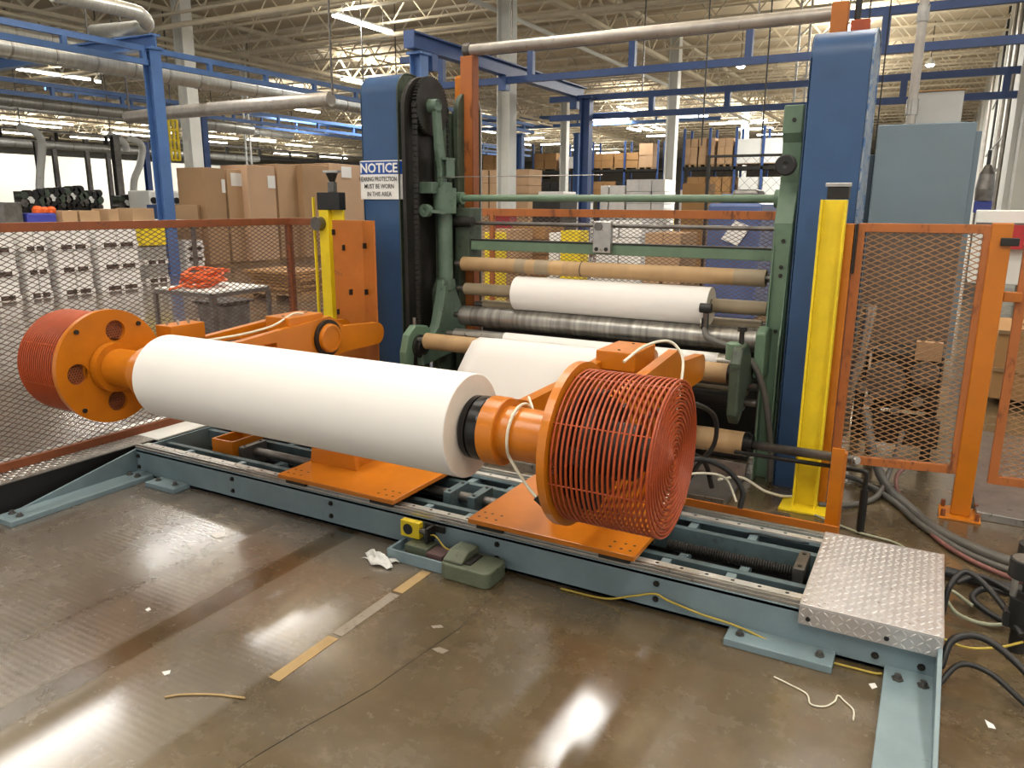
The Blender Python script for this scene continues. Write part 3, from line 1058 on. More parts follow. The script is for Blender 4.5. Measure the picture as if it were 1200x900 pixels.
# lever arm going down from the hub into the cast frame
m = MB()
m.prism([(4.70, 2.31), (4.765, 2.31), (4.80, 2.05), (4.83, 1.90), (4.84, 1.70), (4.76, 1.70), (4.755, 1.90), (4.72, 2.02)], 'x', -3.24, -3.20)
m.build('lever_arm', 'green_mid', wm, .008)
m = MB().box(-3.26, -3.16, 4.76, 4.88, 1.955, 1.972).box(-3.25, -3.24, 4.77, 4.87, 1.83, 1.955).box(-3.17, -3.16, 4.77, 4.87, 1.83, 1.955)
m.build('lever_bracket', 'green_mid', wm, .002)['kind'] = 'stuff'
MB().cyl((-3.21, 4.81, 1.80), (-3.21, 4.81, 1.02), .055, 20).build('cast_post', 'green_mid', wm)
MB().cyl((-3.21, 4.81, 1.58), (-3.21, 4.81, 1.76), .085, 20).build('post_boss', 'green_mid', wm)
prof = [(4.72, 1.10), (4.88, 1.10), (4.90, 1.0), (4.98, .86), (5.02, .70), (4.98, .55), (4.45, .50), (4.44, .62), (4.55, .68), (4.62, .78), (4.67, .92), (4.70, 1.02)]
MB().prism(prof, 'x', -3.23, -3.17).build('cast_bracket', 'green_mid', wm, .01)
MB().prism([(4.70, 1.06), (4.66, .9), (4.6, .77), (4.5, .68), (4.55, .68), (4.64, .78), (4.69, .9), (4.74, 1.06)], 'x', -3.17, -3.14).build('bracket_rib', 'green_mid', wm, .004)
m = MB().box(-3.50, -3.22, 4.66, 4.75, 1.72, 1.80)
m.build('side_arm', 'green_mid', wm, .006)
MB().cyl((-3.52, 4.66, 1.76), (-3.40, 4.66, 1.76), .022, 12).build('arm_pin', 'steel_dk', wm)
m = MB().lathe((-3.27, 4.68, 1.60), (0, -1, 0), [(0, .045), (.05, .045), (.05, .02), (.04, 0)], 18)
m.build('hand_knob', 'green_mid', wm)
MB().bar((-3.27, 4.66, 1.60), (-3.14, 4.72, 1.585), .03, .022).build('knob_arm', 'green_mid', wm)
MB().box(-3.40, -3.35, 4.64, 4.72, .55, 1.55).build('inner_channel', 'green_dk', wm, .004)
MB().box(-3.47, -3.37, 4.66, 4.74, 1.22, 1.46).build('counterweight', 'green_mid', wm, .008)
for y, r in ((4.78, .018), (4.70, .012)):
    MB().cyl((-3.43, y, .3), (-3.43, y, 1.9), r, 8).build('guide_rod', 'black', wm)
# second plate behind with pale edge
MB().prism(stadium(5.17, 2.30, .16, .3), 'x', -3.26, -3.22).build('rear_guard', 'green_dk', wm, .004)
MB().tube([(-3.215, 5.33, .3), (-3.215, 5.33, 2.30)] + [(-3.215, 5.17 + .16 * math.cos(a), 2.30 + .16 * math.sin(a)) for a in [i * PI / 10 for i in range(1, 6)]], .010, 6).build('guard_edge', 'steel', wm)
m = MB().box(-3.18, -3.06, 4.90, 5.08, 1.22, 1.62)
m.build('carriage_block', 'green_dk', wm, .006)
MB().cyl((-3.17, 4.89, 1.52), (-3.02, 4.89, 1.52), .04, 14).build('carriage_nut', 'dark', wm)
# cross members
MB().cyl((-3.24, 4.95, 1.690), (-.80, 4.95, 1.690), .024, 24).build('cross_tube', 'green', wm)
MB().cyl((-3.24, 4.95, 1.690), (-3.14, 4.95, 1.690), .045, 20).build('tube_socket', 'green', wm)
MB().cyl((-.90, 4.95, 1.690), (-.80, 4.95, 1.690), .055, 20).build('tube_socket', 'green', wm)
MB().cyl((-3.22, 4.97, 1.510), (-.84, 4.97, 1.510), .014, 16).build('cross_rod', 'steel_dk', wm)
m = MB().box(-3.13, -.86, 4.93, 5.02, 1.315, 1.385)
m.build('cross_beam', 'green', wm, .004)
MB().box(-3.13, -.86, 4.925, 5.025, 1.386, 1.394).build('beam_cap', 'dark', wm)
cb = MB().box(-2.06, -1.93, 4.88, 4.925, 1.33, 1.54).build('rod_clamp', 'steel', wm, .006)
for x, z in ((-2.03, 1.355), (-1.96, 1.355)):
    MB().lathe((x, 4.88, z), (0, -1, 0), [(0, .014), (.006, .014), (.006, 0)], 8, False).build('clamp_bolt', 'dark', cb)
MB().cyl((-2.02, 4.90, 1.505), (-2.02, 4.87, 1.505), .028, 16).build('clamp_nut', 'steel_dk', cb)
MB().cyl((-3.22, 4.75, 1.835), (-1.95, 4.75, 1.835), .003, 6).build('pull_wire', 'steel', wm)
# rollers of steel
roller('steel_roller', -3.07, -.905, 4.82, .835, .075, 'chrome', wm)
IZ = W(530, 384, y=4.64)[2] - .045
roller('idler_roller', -3.02, -.92, 4.64, IZ, .045, 'steel', wm)
roller('idler_roller', -2.98, -.92, 4.98, .905, .035, 'core_grey', wm)
roller('steel_roller', -2.3, -.93, 4.66, .475, .055, 'dark', wm)
roller('idler_roller', -2.3, -.92, 4.60, .60, .012, 'steel', wm)
roller('idler_roller', -2.3, -.93, 4.75, .55, .05, 'core_grey', wm)
roller('steel_roller', -2.6, -.90, 4.75, .13, .06, 'steel_dk', wm)
MB().box(-1.20, -.90, 5.0, 5.01, .86, .93).build('maroon_bar', mat('maroon_strip', '6B2E2C', .6), wm)
# big dark rear drive housing seen low behind the rollers
MB().box(-3.1, -.95, 5.16, 5.2, .05, .75).build('rear_apron', 'dark', wm, .004)
# right bearing arm with adjusting screw
ba = MB().prism([(4.20, .50), (4.20, .80), (4.24, .88), (4.36, .90), (4.44, .85), (4.50, .78), (4.74, .74), (4.74, .60), (4.5, .62), (4.40, .60), (4.34, .48), (4.26, .44)], 'x', -.935, -.875).build('bearing_arm', 'green_dk', wm, .012)
MB().cyl((-.905, 4.32, .88), (-.905, 4.32, .985), .014, 12).build('adjusting_screw', 'dark', ba)
MB().cyl((-.905, 4.32, .965), (-.905, 4.32, .990), .026, 12).build('screw_head', 'dark', ba)
MB().lathe((-.94, 4.33, .80), (0, 0, 1), [(0, .05), (.09, .05), (.10, .03), (.10, 0)], 18).build('screw_boss', 'green', ba)
MB().prism([(4.52, .66), (4.52, .93), (4.60, .96), (4.74, .93), (4.74, .66)], 'x', -.87, -.81).build('bearing_cap', 'green', wm, .012)
# left bearing arm
bl = MB().prism([(4.30, .40), (4.29, .62), (4.33, .74), (4.42, .80), (4.56, .78), (4.66, .70), (4.66, .62), (4.5, .66), (4.40, .62), (4.36, .40)], 'x', -3.27, -3.21).build('bearing_arm', 'green', wm, .01)
MB().cyl((-3.24, 4.44, .76), (-3.24, 4.44, .85), .012, 10).build('adjusting_screw', 'steel', bl)
MB().lathe((-3.22, 4.45, .645), (1, 0, 0), [(0, .085), (.03, .085), (.04, .06), (.06, .06), (.06, 0)], 28).build('bearing_face', 'dark', bl)
# knife holder on the big steel roller
kh = MB().box(-1.235, -1.205, 4.72, 4.76, .86, 1.0).build('knife_holder', 'steel_dk', wm, .004)
MB().cyl((-1.25, 4.70, 1.03), (-1.18, 4.70, 1.03), .030, 16).build('knife_knob', 'black', kh)
MB().lathe((-1.235, 4.72, .93), (-1, 0, 0), [(0, .035), (.006, .035), (.006, 0)], 20).build('knife_disc', 'steel', kh)
# star knob high on the right frame
MB().lathe((-.80, 4.70, 1.87), (0, -1, 0), [(0, .03), (.05, .03), (.05, .058), (.085, .058), (.09, .05), (.09, .02), (.085, 0)], 16).build('star_knob', 'black', wm)
# grey hose over the right frame
cable('grey_hose', None, [(-1.21, 4.68, .90), (-1.16, 4.60, .86), (-1.02, 4.55, .83), (-.94, 4.5, .81), (-.86, 4.5, .74), (-.80, 4.52, .60), (-.765, 4.55, .42), (-.74, 4.58, .24), (-.73, 4.6, .02)], .018, 'hose_grey', parent=wm, n=10)

# cardboard cores and upper paper roll
roller('cardboard_core', -3.09, -.90, 4.87, 1.215, .052, 'core', None, 'long brown cardboard core on the topmost shaft, above the white roll', 'core')
roller('cardboard_core', -3.09, -.885, 4.90, 1.025, .045, 'core_grey', None, 'grey brown core tube that passes through the small white paper roll', 'core')
roller('cardboard_core', -3.12, -.985, 4.42, .695, .058, 'core', None, 'tan core below the streaked steel roller, behind the hanging paper sheet', 'core')
roller('cardboard_core', -2.2, -.865, 4.42, .285, .070, 'core', None, 'thick tan core with a black end ring, lowest of the cores', 'core')
for x, z, r in ((-.985, .695, .062), (-.865, .285, .074)):
    t = MB().lathe((x, 4.42, z), (1, 0, 0), [(0, r), (.03, r), (.03, r - .012), (.05, r - .012), (.055, 0)], 32)
    t = t.build('end_ring', 'black_gloss', [o for o in COL.objects if o.name.startswith('cardboard_core') and o.type == 'EMPTY' and abs(o.location.z - z) < 1e-3][0])
tc_ = [o for o in COL.objects if o.name == 'cardboard_core'][0]
for c0, c1, mt in ((606, 618, 'core_grey'), (629, 645, 'core_grey'), (648, 662, 'tape_band'), (682, 683, 'dark'), (862, 899, 'core_grey')):
    u0, u1 = W(c0, 315, y=4.87)[0], W(c1, 315, y=4.87)[0]
    MB().lathe((u0, 4.87, 1.215), (1, 0, 0), [(0, .051), (0, .0528), (u1 - u0, .0528), (u1 - u0, .051)], 40).build('tape_band', mt, tc_)
ur = thing('paper_roll', 'smaller white paper roll resting on the streaked steel roller in the winder', 'paper roll', (-1.93, 4.88, 1.02))
MB().lathe((-2.62, 4.85, 1.025), (1, 0, 0), [(0, .118), (.002, .121), (1.398, .121), (1.40, .118)], 64).build('paper', 'paper', ur)
MB().lathe((-2.62, 4.85, 1.025), (1, 0, 0), [(0, .118), (1e-7, .046)], 64, False).build('wound_end', 'paper_end', ur)
MB().lathe((-1.22, 4.85, 1.025), (1, 0, 0), [(0, .118), (1e-7, .046)], 64, False).build('wound_end', 'paper_end', ur)
# hanging sheet
sh = MB()
pr = [(4.60, IZ), (4.58, IZ + .01), (4.50, .742), (4.42, .760), (4.355, .74), (4.30, .66), (4.24, .56), (4.19, .45), (4.15, .33), (4.11, .20), (4.09, .08)]
nx = 14
vs = []
for i, (y, z) in enumerate(pr):
    for j in range(nx + 1):
        x0 = -2.61 - .022 * min(i, 6)
        x = x0 + (-1.32 - x0) * j / nx
        vs.append((x, y + .006 * math.sin(j * .9) * (i > 5), z))
sh.add(vs, [(i * (nx + 1) + j, i * (nx + 1) + j + 1, (i + 1) * (nx + 1) + j + 1, (i + 1) * (nx + 1) + j) for i in range(len(pr) - 1) for j in range(nx)], True)
so = sh.build('paper_sheet', 'paper', None, origin=(-2, 4.3, .5))
sd = so.modifiers.new('thick', 'SOLIDIFY'); sd.thickness = .002
tag(so, 'white paper sheet hanging over the tan core behind the big paper roll', 'paper sheet')
s2 = MB().lathe((-2.60, 4.64, IZ), (1, 0, 0), [(0, .0475), (1.5, .0475)], 32).build('paper_wrap', 'paper', wm)

# ================================================================== overhead pipe, posts at the machine
op = thing('overhead_pipe', 'thick silver pipe running high across the winder between two orange posts', 'pipe', (-1.8, 4.8, 2.68))
pa, pb = W(552, 59, y=5.15), W(976, 16, y=5.15)
MB().cyl(pa, pb, .040, 20).build('pipe', 'pipe', op)
MB().cyl(pa - np.array([.05, 0, 0]), pa, .052, 14).build('pipe_cap', 'steel_dk', op)
ot = thing('orange_post', 'tall rusty orange steel post beside the green chain housing', 'post', (-2.99, 4.85, 0))
pa, pb = W(539, 66, y=5.10), W(556, 66, y=5.10)
MB().box(pa[0], pb[0] - .02, 5.10, 5.16, 0, pa[2]).build('post', 'orange_rust', ot, .006)
MB().box(pb[0] - .018, pb[0] - .008, 5.09, 5.17, 0, pa[2]).build('dark_flange', 'orange_dark', ot)
MB().box(pa[0] - .07, pa[0] - .001, 5.12, 5.17, 2.28, 2.58).build('ear_plate', 'orange', ot, .02)
o2 = thing('orange_post', 'short stub of orange post rising behind the top of the right blue cover', 'post', (-.64, 4.9, 0))
MB().box(-.69, -.60, 5.02, 5.10, 0, 2.78).build('post', 'orange_dull', o2, .004)
MB().box(-.58, -.48, 5.02, 5.08, 2.60, 2.675).build('ear_plate', 'redguard', o2, .004)
MB().cyl((-.55, 5.05, 2.62), (-.55, 5.05, 2.95), .018, 8).build('turnbuckle', 'black', o2)

# left: yellow channel and orange channel posts
def channel(name, label, cat, x0, x1, y, h, material, depth=.06, top=None, th=.012, opening=-1):
    t = thing(name, label, cat, ((x0 + x1) / 2, y, 0))
    m = MB()
    m.box(x0, x1, y, y + th, .012, h).box(x0, x0 + th, y + opening * depth, y, .012, h).box(x1 - th, x1, y + opening * depth, y, .012, h)
    m.build('post', material, t, .002)
    MB().box(x0 - .06, x1 + .06, y - .12, y + .08, 0, .012).build('foot_plate', material, t, .002)
    if top:
        m = MB()
        m.box(x0 - .004, x1 + .004, y - depth - .004, y + th + .004, h, h + top)
        m.build('end_cap', 'black', t, .004)
    return t
yr = channel('yellow_post', 'tall yellow steel channel post in front of the right blue cover', 'post', -.555, -.428, 4.33, 1.68, 'yellow', .05)
m = MB()
m.box(-.535, -.43, 4.345, 4.43, 1.685, 1.745)
m.build('sensor_head', 'dark', yr, .004)
MB().box(-.545, -.42, 4.34, 4.36, 1.745, 1.765).build('head_bracket', 'steel', yr, .002)
yl = thing('yellow_post', 'yellow post with black top between the left mesh fence and the orange channel', 'post', (-3.88, 4.28, 0))
ya0, ya1 = W(373, 247, y=4.40)[0], W(398, 247, y=4.40)[0]
yl.location = ((ya0 + ya1) / 2, 4.43, 0)
MB().box(ya0, ya0 + .09, 4.40, 4.46, .012, 1.60).build('post', 'yellow', yl, .004)
MB().box(ya0 + .091, ya1, 4.44, 4.455, .012, 1.60).build('post_flange', 'yellow', yl, .002)
MB().box(ya0 - .08, ya0 - .065, 4.42, 4.44, .0, 1.69).build('thin_rod', 'yellow', yl, .002)
MB().box(ya0 - .005, ya1 + .005, 4.395, 4.465, 1.60, 1.725).build('black_cap', 'black', yl, .004)
MB().box(ya0 - .04, ya1 + .04, 4.36, 4.52, 0, .012).build('foot_plate', 'yellow', yl)
MB().box(ya0 + .09, ya0 + .15, 4.41, 4.45, 1.725, 1.80).build('camera_mount', 'steel_dk', yl, .004)
MB().lathe((ya0 + .12, 4.43, 1.80), (0, 0, 1), [(0, .02), (.05, .04), (.06, .045), (.06, 0)], 14).build('sensor_cup', 'dark', yl)
MB().box(ya0 + .05, ya0 + .19, 4.41, 4.45, 1.862, 1.88).build('mount_top', 'steel', yl, .002)
MB().cyl((ya0 + .02, 4.399, 1.50), (ya0 + .02, 4.34, 1.50), .05, 16).build('clamp', 'steel_dk', yl)
ol = thing('orange_post', 'wide orange folded steel guard plate left of the notice cover', 'guard plate', (-3.8, 4.5, 0))
m = MB()
xa_, xm_, xb_ = W(389, 258, y=4.32)[0], W(424, 258, y=4.38)[0], W(438, 258, y=4.34)[0]
m.prism([(xa_, 4.32), (xm_, 4.38), (xb_, 4.335), (xb_ + .006, 4.345), (xm_, 4.392), (xa_ - .004, 4.332)], 'z', .0, W(400, 258, y=4.34)[2])
m.build('guard_plate', 'orange_dull', ol, .002)
for a_, b_, f_ in ((404, 290, .45), (428, 288, .9), (412, 342, .5), (430, 342, .9), (392, 272, .1), (398, 365, .25)):
    q = W(a_, b_, y=4.36 if f_ > .8 else 4.32 + .06 * f_)
    MB().box(q[0], q[0] + .007, q[1] - .03, q[1] + .02, q[2] - .02, q[2] + .02).build('slot', 'dark', ol)

# right: orange post, gate posts
orp = thing('orange_post', 'narrow orange post behind the yellow channel, edge of the right mesh panel', 'post', (-.41, 4.45, 0))
MB().box(-.455, -.395, 4.42, 4.50, 0, 1.56).build('post', 'orange', orp, .004)
MB().box(-.388, -.378, 4.43, 4.50, 1.30, 1.56).build('hinge', 'dark', orp, .002)
gp = thing('orange_post', 'stout orange gate post bolted to the floor right of the mesh panel', 'post', (.275, 4.62, 0))
MB().box(.225, .318, 4.58, 4.66, .012, 1.572).build('post', 'orange', gp, .006)
MB().box(.17, .37, 4.52, 4.72, 0, .012).build('foot_plate', 'orange', gp, .003)
for x in (.19, .35):
    for y in (4.54, 4.70):
        MB().cyl((x, y, .012), (x, y, .05), .011, 8).build('anchor_bolt', 'orange_dark', gp)
MB().box(.27, .35, 4.56, 4.58, 1.46, 1.50).build('latch', 'dark', gp, .004)
MB().box(.319, .40, 4.60, 4.64, 1.18, 1.23).build('hinge_lug', 'orange_dull', gp, .004)


def lattice(mb, o, u, Wd, Hh, cw=.066, ch=.030, r=.0042):
    """expanded metal: crossing diagonal strands clipped to a Wd x Hh panel; u = unit vector along the panel"""
    o, u = Vector(o), Vector(u)
    n = u.cross(Vector((0, 0, 1)))
    k = ch / cw
    for sgn in (1, -1):
        c = -k * Wd if sgn > 0 else 0
        end = Hh if sgn > 0 else Hh + k * Wd
        c += ch * .5
        while c < end:
            # z = c + sgn*k*s
            s0, s1 = 0, Wd
            if sgn > 0:
                s0, s1 = max(0, -c / k), min(Wd, (Hh - c) / k)
            else:
                s0, s1 = max(0, (c - Hh) / k), min(Wd, c / k)
            if s1 - s0 > .005:
                a = o + u * s0 + Vector((0, 0, c + sgn * k * s0)) + n * (.001 * sgn)
                b = o + u * s1 + Vector((0, 0, c + sgn * k * s1)) + n * (.001 * sgn)
                mb.bar(a, b, .003, r)
            c += ch
    return mb


def fence(name, label, posts, z0, z1, wire, frame, rail=.045, ends=(True, True), ground=False, **kw):
    """posts: list of (x,y); mesh panels between consecutive posts"""
    t = thing(name, label, 'fence', (posts[0][0], posts[0][1], 0))
    for i, (a, b) in enumerate(zip(posts, posts[1:])):
        A, B = Vector((a[0], a[1], 0)), Vector((b[0], b[1], 0))
        L_ = (B - A).length
        u = (B - A) / L_
        m = lattice(MB(), A + Vector((0, 0, z0)), u, L_, z1 - z0, **kw)
        m.build('mesh_panel', wire, t)['kind'] = 'stuff'
        for z in (z0, z1):
            MB().bar(A + Vector((0, 0, z)), B + Vector((0, 0, z)), .035, rail).build('rail', frame, t, .002)
    for i, (x, y) in enumerate(posts):
        if (i == 0 and not ends[0]) or (i == len(posts) - 1 and not ends[1]):
            continue
        MB().box(x - .022, x + .022, y - .022, y + .022, 0 if ground else z0 - .02, z1 + .02).build('post', frame, t, .002)
    return t
# platform strip under the left fence
pf = thing('walkway_platform', 'low black-sided walkway with silver tread plate top under the left fence', 'platform', (-4.42, 2.5, 0))
MB().box(-4.66, -4.245, .6, 3.62, 0, .170).build('black_side', 'black', pf)
MB().box(-4.66, -4.235, .6, 2.98, .170, .178).build('tread_plate', 'steel', pf, .001)
MB().box(-4.66, -4.205, 2.99, 3.62, .170, .180).build('plain_plate', 'white', pf, .001)
mm = MB()
i = 0
x = -4.64
while x < -4.25:
    y = 1.5
    j = 0
    while y < 2.97:
        loz(x, y, PI / 4 if (i + j) % 2 else -PI / 4, lambda a, b, h: (a, b, .178 + h))
        y += .03
        j += 1
    x += .03
    i += 1
mm.build('tread_marks', 'rail', pf)['kind'] = 'stuff'
fence('mesh_fence', 'long rust-framed expanded mesh fence standing left of the machine bed', [(-4.42, .9), (-4.42, 4.45), (-4.10, 4.45)], .205, 1.51, 'mesh_pale', 'orange_dark', .05, (False, False), cw=.060, ch=.030)
for z0 in (.0,):
    pass
fence('mesh_fence', 'mesh guard panel with rusty orange frame between the narrow and the stout orange posts', [(-.37, 4.50), (.215, 4.61)], .26, 1.54, 'mesh_orange', 'orange_rust', .045, (True, True), cw=.066, ch=.030, r=.0052)
fence('mesh_fence', 'orange mesh gate right of the stout orange gate post', [(.40, 4.66), (1.5, 4.78)], .22, 1.54, 'mesh_orange', 'orange_rust', .045, (True, True), cw=.066, ch=.030, r=.0052)
fence('mesh_fence', 'rust framed mesh fence seen between the rollers, behind the winder', [(-4.3, 6.6), (-3.85, 6.6), (-.5, 6.6)], .25, 1.57, 'mesh_pale', 'orange_rust', .07, (True, True), True, cw=.062, ch=.034)

# ================================================================== low stuff behind and beside the bed
ob = thing('orange_floor_beam', 'long orange bar lying on the floor behind the right half of the bed', 'beam', (-.7, 3.9, 0))
MB().prism([(3.83, .03), (3.83, .115), (3.845, .115), (3.845, .045), (3.93, .045), (3.93, .03)], 'x', -1.25, -.27).build('angle_bar', 'orange_dull', ob, .002)
for x in (-1.2, -.35):
    MB().box(x, x + .05, 3.84, 3.92, 0, .03).build('foot', 'dark', ob)
so_ = thing('orange_bracket', 'thin upright orange bracket behind the tread plate cover holding the dark pipe', 'bracket', (-.30, 3.95, 0))
MB().box(-.345, -.285, 3.94, 3.955, 0, .48).build('upright', 'orange', so_, .002)
MB().box(-.285, -.275, 3.94, 3.99, 0, .46).build('flange', 'orange_dull', so_, .001)
dpz = thing('shaft_rod', 'dark round shaft end reaching right from the lowest tan core', 'shaft', (-.6, 4.2, .33))
MB().tube([(-.81, 4.42, .285), (-.26, 3.965, .40)][0:1] + [(-.24, 4.02, .41)], .026, 16).build('rod', 'steel_dk', dpz)
MB().cyl((-.245, 4.025, .409), (-.228, 4.012, .412), .020, 12).build('rod_nut', 'steel', dpz)
bp_ = thing('black_pipe', 'thin black pipe that turns down to the floor behind the tread plate cover', 'pipe', (-.19, 4.1, 0))
MB().tube(smooth_path([(-.90, 4.35, .25), (-.5, 4.2, .30), (-.22, 4.10, .335), (-.185, 4.09, .32), (-.185, 4.09, .27), (-.185, 4.09, 0.0)], 5), .012, 10).build('pipe', 'black', bp_)
MB().cyl((-.185, 4.09, .0), (-.185, 4.09, .24), .020, 12).build('sleeve', 'black', bp_)
# steel trough behind bed
MB()
tr = thing('steel_trough', 'bright steel trough on the floor under the rollers', 'trough', (-1.3, 4.3, 0))
m = MB()
m.prism([(4.05, .0), (4.62, .0), (4.62, .10), (4.6, .10), (4.58, .02), (4.1, .02), (4.07, .06), (4.05, .06)], 'x', -2.9, -.88)
m.build('trough', 'steel', tr, .002)

# grey electrical enclosures at right
gb = thing('control_cabinet', 'large grey-blue electrical cabinet behind the right mesh panel', 'cabinet', (-.1, 6.1, 0))
MB().box(-.455, .075, 6.02, 6.5, .62, 2.19).build('body', 'grey_blue', gb, .006)
MB().box(-.447, .13, 6.0, 6.018, 1.50, 2.185).build('door', 'grey_blue', gb, .004)
MB().box(-.447, .13, 6.0, 6.018, .62, 1.49).build('lower_panel', 'cab_low', gb, .004)
MB().box(.10, .165, 6.03, 6.5, .62, 2.13).build('side_duct', 'grey_blue', gb, .004)
MB().box(-.62, -.46, 6.1, 6.5, .62, 2.0).build('side_box', mat('dark_slate_paint', '2E3E4C', .5), gb, .006)
for x in (-.42, .08):
    for y in (6.1, 6.42):
        MB().box(x, x + .05, y, y + .05, 0, .62).build('stand_leg', 'dark', gb)
gb2 = thing('junction_box', 'pale grey junction box on top of the grey-blue cabinet', 'box', (-.1, 6.2, 2.19))
MB().box(-.235, .035, 6.12, 6.4, 2.191, 2.40).build('box_body', mat('pale_grey_paint', 'A9A9A6', .5, var=.05), gb2, .004)
MB().box(-.24, .04, 6.11, 6.41, 2.40, 2.408).build('box_lid', 'card2', gb2, .002)
cd = thing('conduit', 'silver conduit rising from the top of the grey-blue cabinet', 'conduit', (-.26, 5.9, 2.2))
MB().cyl((-.262, 6.05, 2.191), (-.262, 6.05, 5.5), .030, 16).build('pipe', 'pipe', cd)
for z in (2.25, 2.83, 3.4):
    MB().cyl((-.262, 6.05, z), (-.262, 6.05, z + .1), .037, 16).build('coupling', 'steel', cd)
dk = thing('motor_unit', 'dark oily drive unit with pulleys under the grey-blue cabinet', 'motor', (-.1, 5.6, 0))
MB().box(-.30, .12, 5.45, 5.75, .35, .75).build('motor_body', 'dark', dk, .03)
MB().box(-.34, .14, 5.3, 5.44, .16, .34).build('motor_plinth', 'dark', dk, .01)
MB().cyl((-.2, 5.44, .55), (-.2, 5.36, .55), .12, 24).build('pulley', 'steel_dk', dk)
MB().cyl((.02, 5.44, .62), (.02, 5.38, .62), .08, 24).build('pulley', 'steel_dk', dk)
MB().box(-.05, .1, 5.40, 5.45, .70, .82).build('name_plate', 'card', dk, .003)
for x in (-.28, .05):
    MB().box(x, x + .06, 5.5, 5.7, 0, .35).build('leg', 'dark', dk)
for i, (x, z) in enumerate(((-.33, .5), (-.28, .42), (-.12, .38), (.0, .45))):
    MB().cyl((x, 5.38, z), (x, 5.30, z), .03, 12).build('fitting', 'steel', dk)
cable('hanging_pipe', 'pale grey flexible pipe hanging behind the left edge of the right mesh panel', [(-.33, 5.2, 1.05), (-.34, 5.2, .9), (-.36, 5.2, .7), (-.40, 5.2, .5), (-.42, 5.25, .2)], .045, 'steel', 'pipe')

# ramp plate on the floor right
rp = thing('floor_plate', 'worn grey steel ramp plate on the floor right of the stout orange post', 'plate', (.9, 5.4, 0))
MB().prism([(.345, 4.60), (2.2, 4.55), (2.2, 6.4), (.30, 6.4)], 'z', 0, .045).build('plate', 'steel', rp, .004)

# floor cables right
cables = [
    ('thick grey hose running from under the mesh panel to the floor channel', [(-.28, 5.3, .35), (-.22, 5.0, .22), (-.12, 4.8, .06), (.02, 4.55, .025), (.18, 4.25, .025), (.42, 4.05, .025), (.8, 3.9, .025)], .028, 'hose_grey'),
    ('second grey hose lying beside the thick hose', [(-.42, 4.9, .03), (-.25, 4.85, .03), (-.05, 4.6, .02), (.1, 4.3, .02), (.35, 4.0, .02), (.8, 3.82, .02)], .017, 'hose_grey'),
    ('reddish hose looping on the floor by the stout orange post', [(.0, 5.1, .10), (-.06, 4.95, .06), (-.03, 4.72, .02), (.06, 4.45, .016), (.22, 4.08, .016), (.5, 3.85, .016), (.9, 3.8, .016)], .012, mat('dull_red_hose', '7A504A', .5)),
    ('thin pale cable arching on the floor just behind the tread plate cover', [(-.42, 4.2, .012), (-.2, 4.08, .01), (.0, 4.02, .01), (.12, 3.8, .01), (.155, 3.58, .02)], .006, 'cable_g'),
    ('pale cable lying against the rear edge of the tread plate cover', [(-.38, 3.78, .03), (-.2, 3.66, .06), (-.1, 3.63, .12), (.02, 3.60, .15), (.12, 3.57, .16)], .007, 'cable_g'),
    ('black rubber hose on the floor behind the tread plate corner', [(.2, 3.75, .03), (.4, 3.72, .03), (.7, 3.7, .03)], .028, 'black'),
    ('black cable rising in an arch from the bed end to the black regulator', [(.185, 3.28, .05), (.20, 3.32, .16), (.26, 3.40, .20), (.36, 3.30, .16), (.44, 3.15, .10)], .012, 'black'),
    ('black cable coil behind the black regulator', [(.24, 3.62, .05), (.34, 3.66, .08), (.5, 3.5, .06), (.42, 3.38, .03), (.3, 3.50, .04), (.36, 3.62, .05), (.5, 3.58, .05), (.66, 3.5, .04)], .014, 'black'),
    ('grey green cable loop left of the black regulator', [(.30, 3.46, .03), (.22, 3.52, .05), (.19, 3.46, .06), (.24, 3.36, .03), (.34, 3.34, .02), (.44, 3.38, .03)], .008, 'cable_g'),
    ('thin tan cord running from the bed end to the black regulator', [(.18, 3.12, .03), (.27, 3.10, .025), (.37, 3.13, .04), (.45, 3.18, .06)], .005, 'cable_y'),
    ('thick black hose curving out from the bed end, nearest the camera', [(.18, 2.86, .05), (.21, 2.93, .13), (.30, 2.98, .14), (.40, 2.90, .12), (.50, 2.76, .08), (.62, 2.6, .04)], .013, 'black'),
    ('lower black hose curving out from the bed end under the thick one', [(.18, 2.80, .02), (.24, 2.88, .07), (.33, 2.87, .07), (.43, 2.78, .04), (.55, 2.62, .02)], .010, 'black'),
    ('white cable on the floor behind the bed beside the yellow post foot', [(-.95, 4.2, .12), (-.85, 4.35, .10), (-.7, 4.3, .06), (-.58, 4.4, .02), (-.5, 4.6, .02)], .008, 'cable_w'),
    ('grey looped cable on the floor behind the thin black pipe', [(-.42, 4.35, .02), (-.3, 4.4, .02), (-.15, 4.62, .02), (-.1, 4.9, .1), (-.06, 5.1, .3)], .016, 'hose_grey'),
]
for lb, pts, r, mt in cables:
    o = cable('floor_cable', lb, pts, r, mt, 'cable')

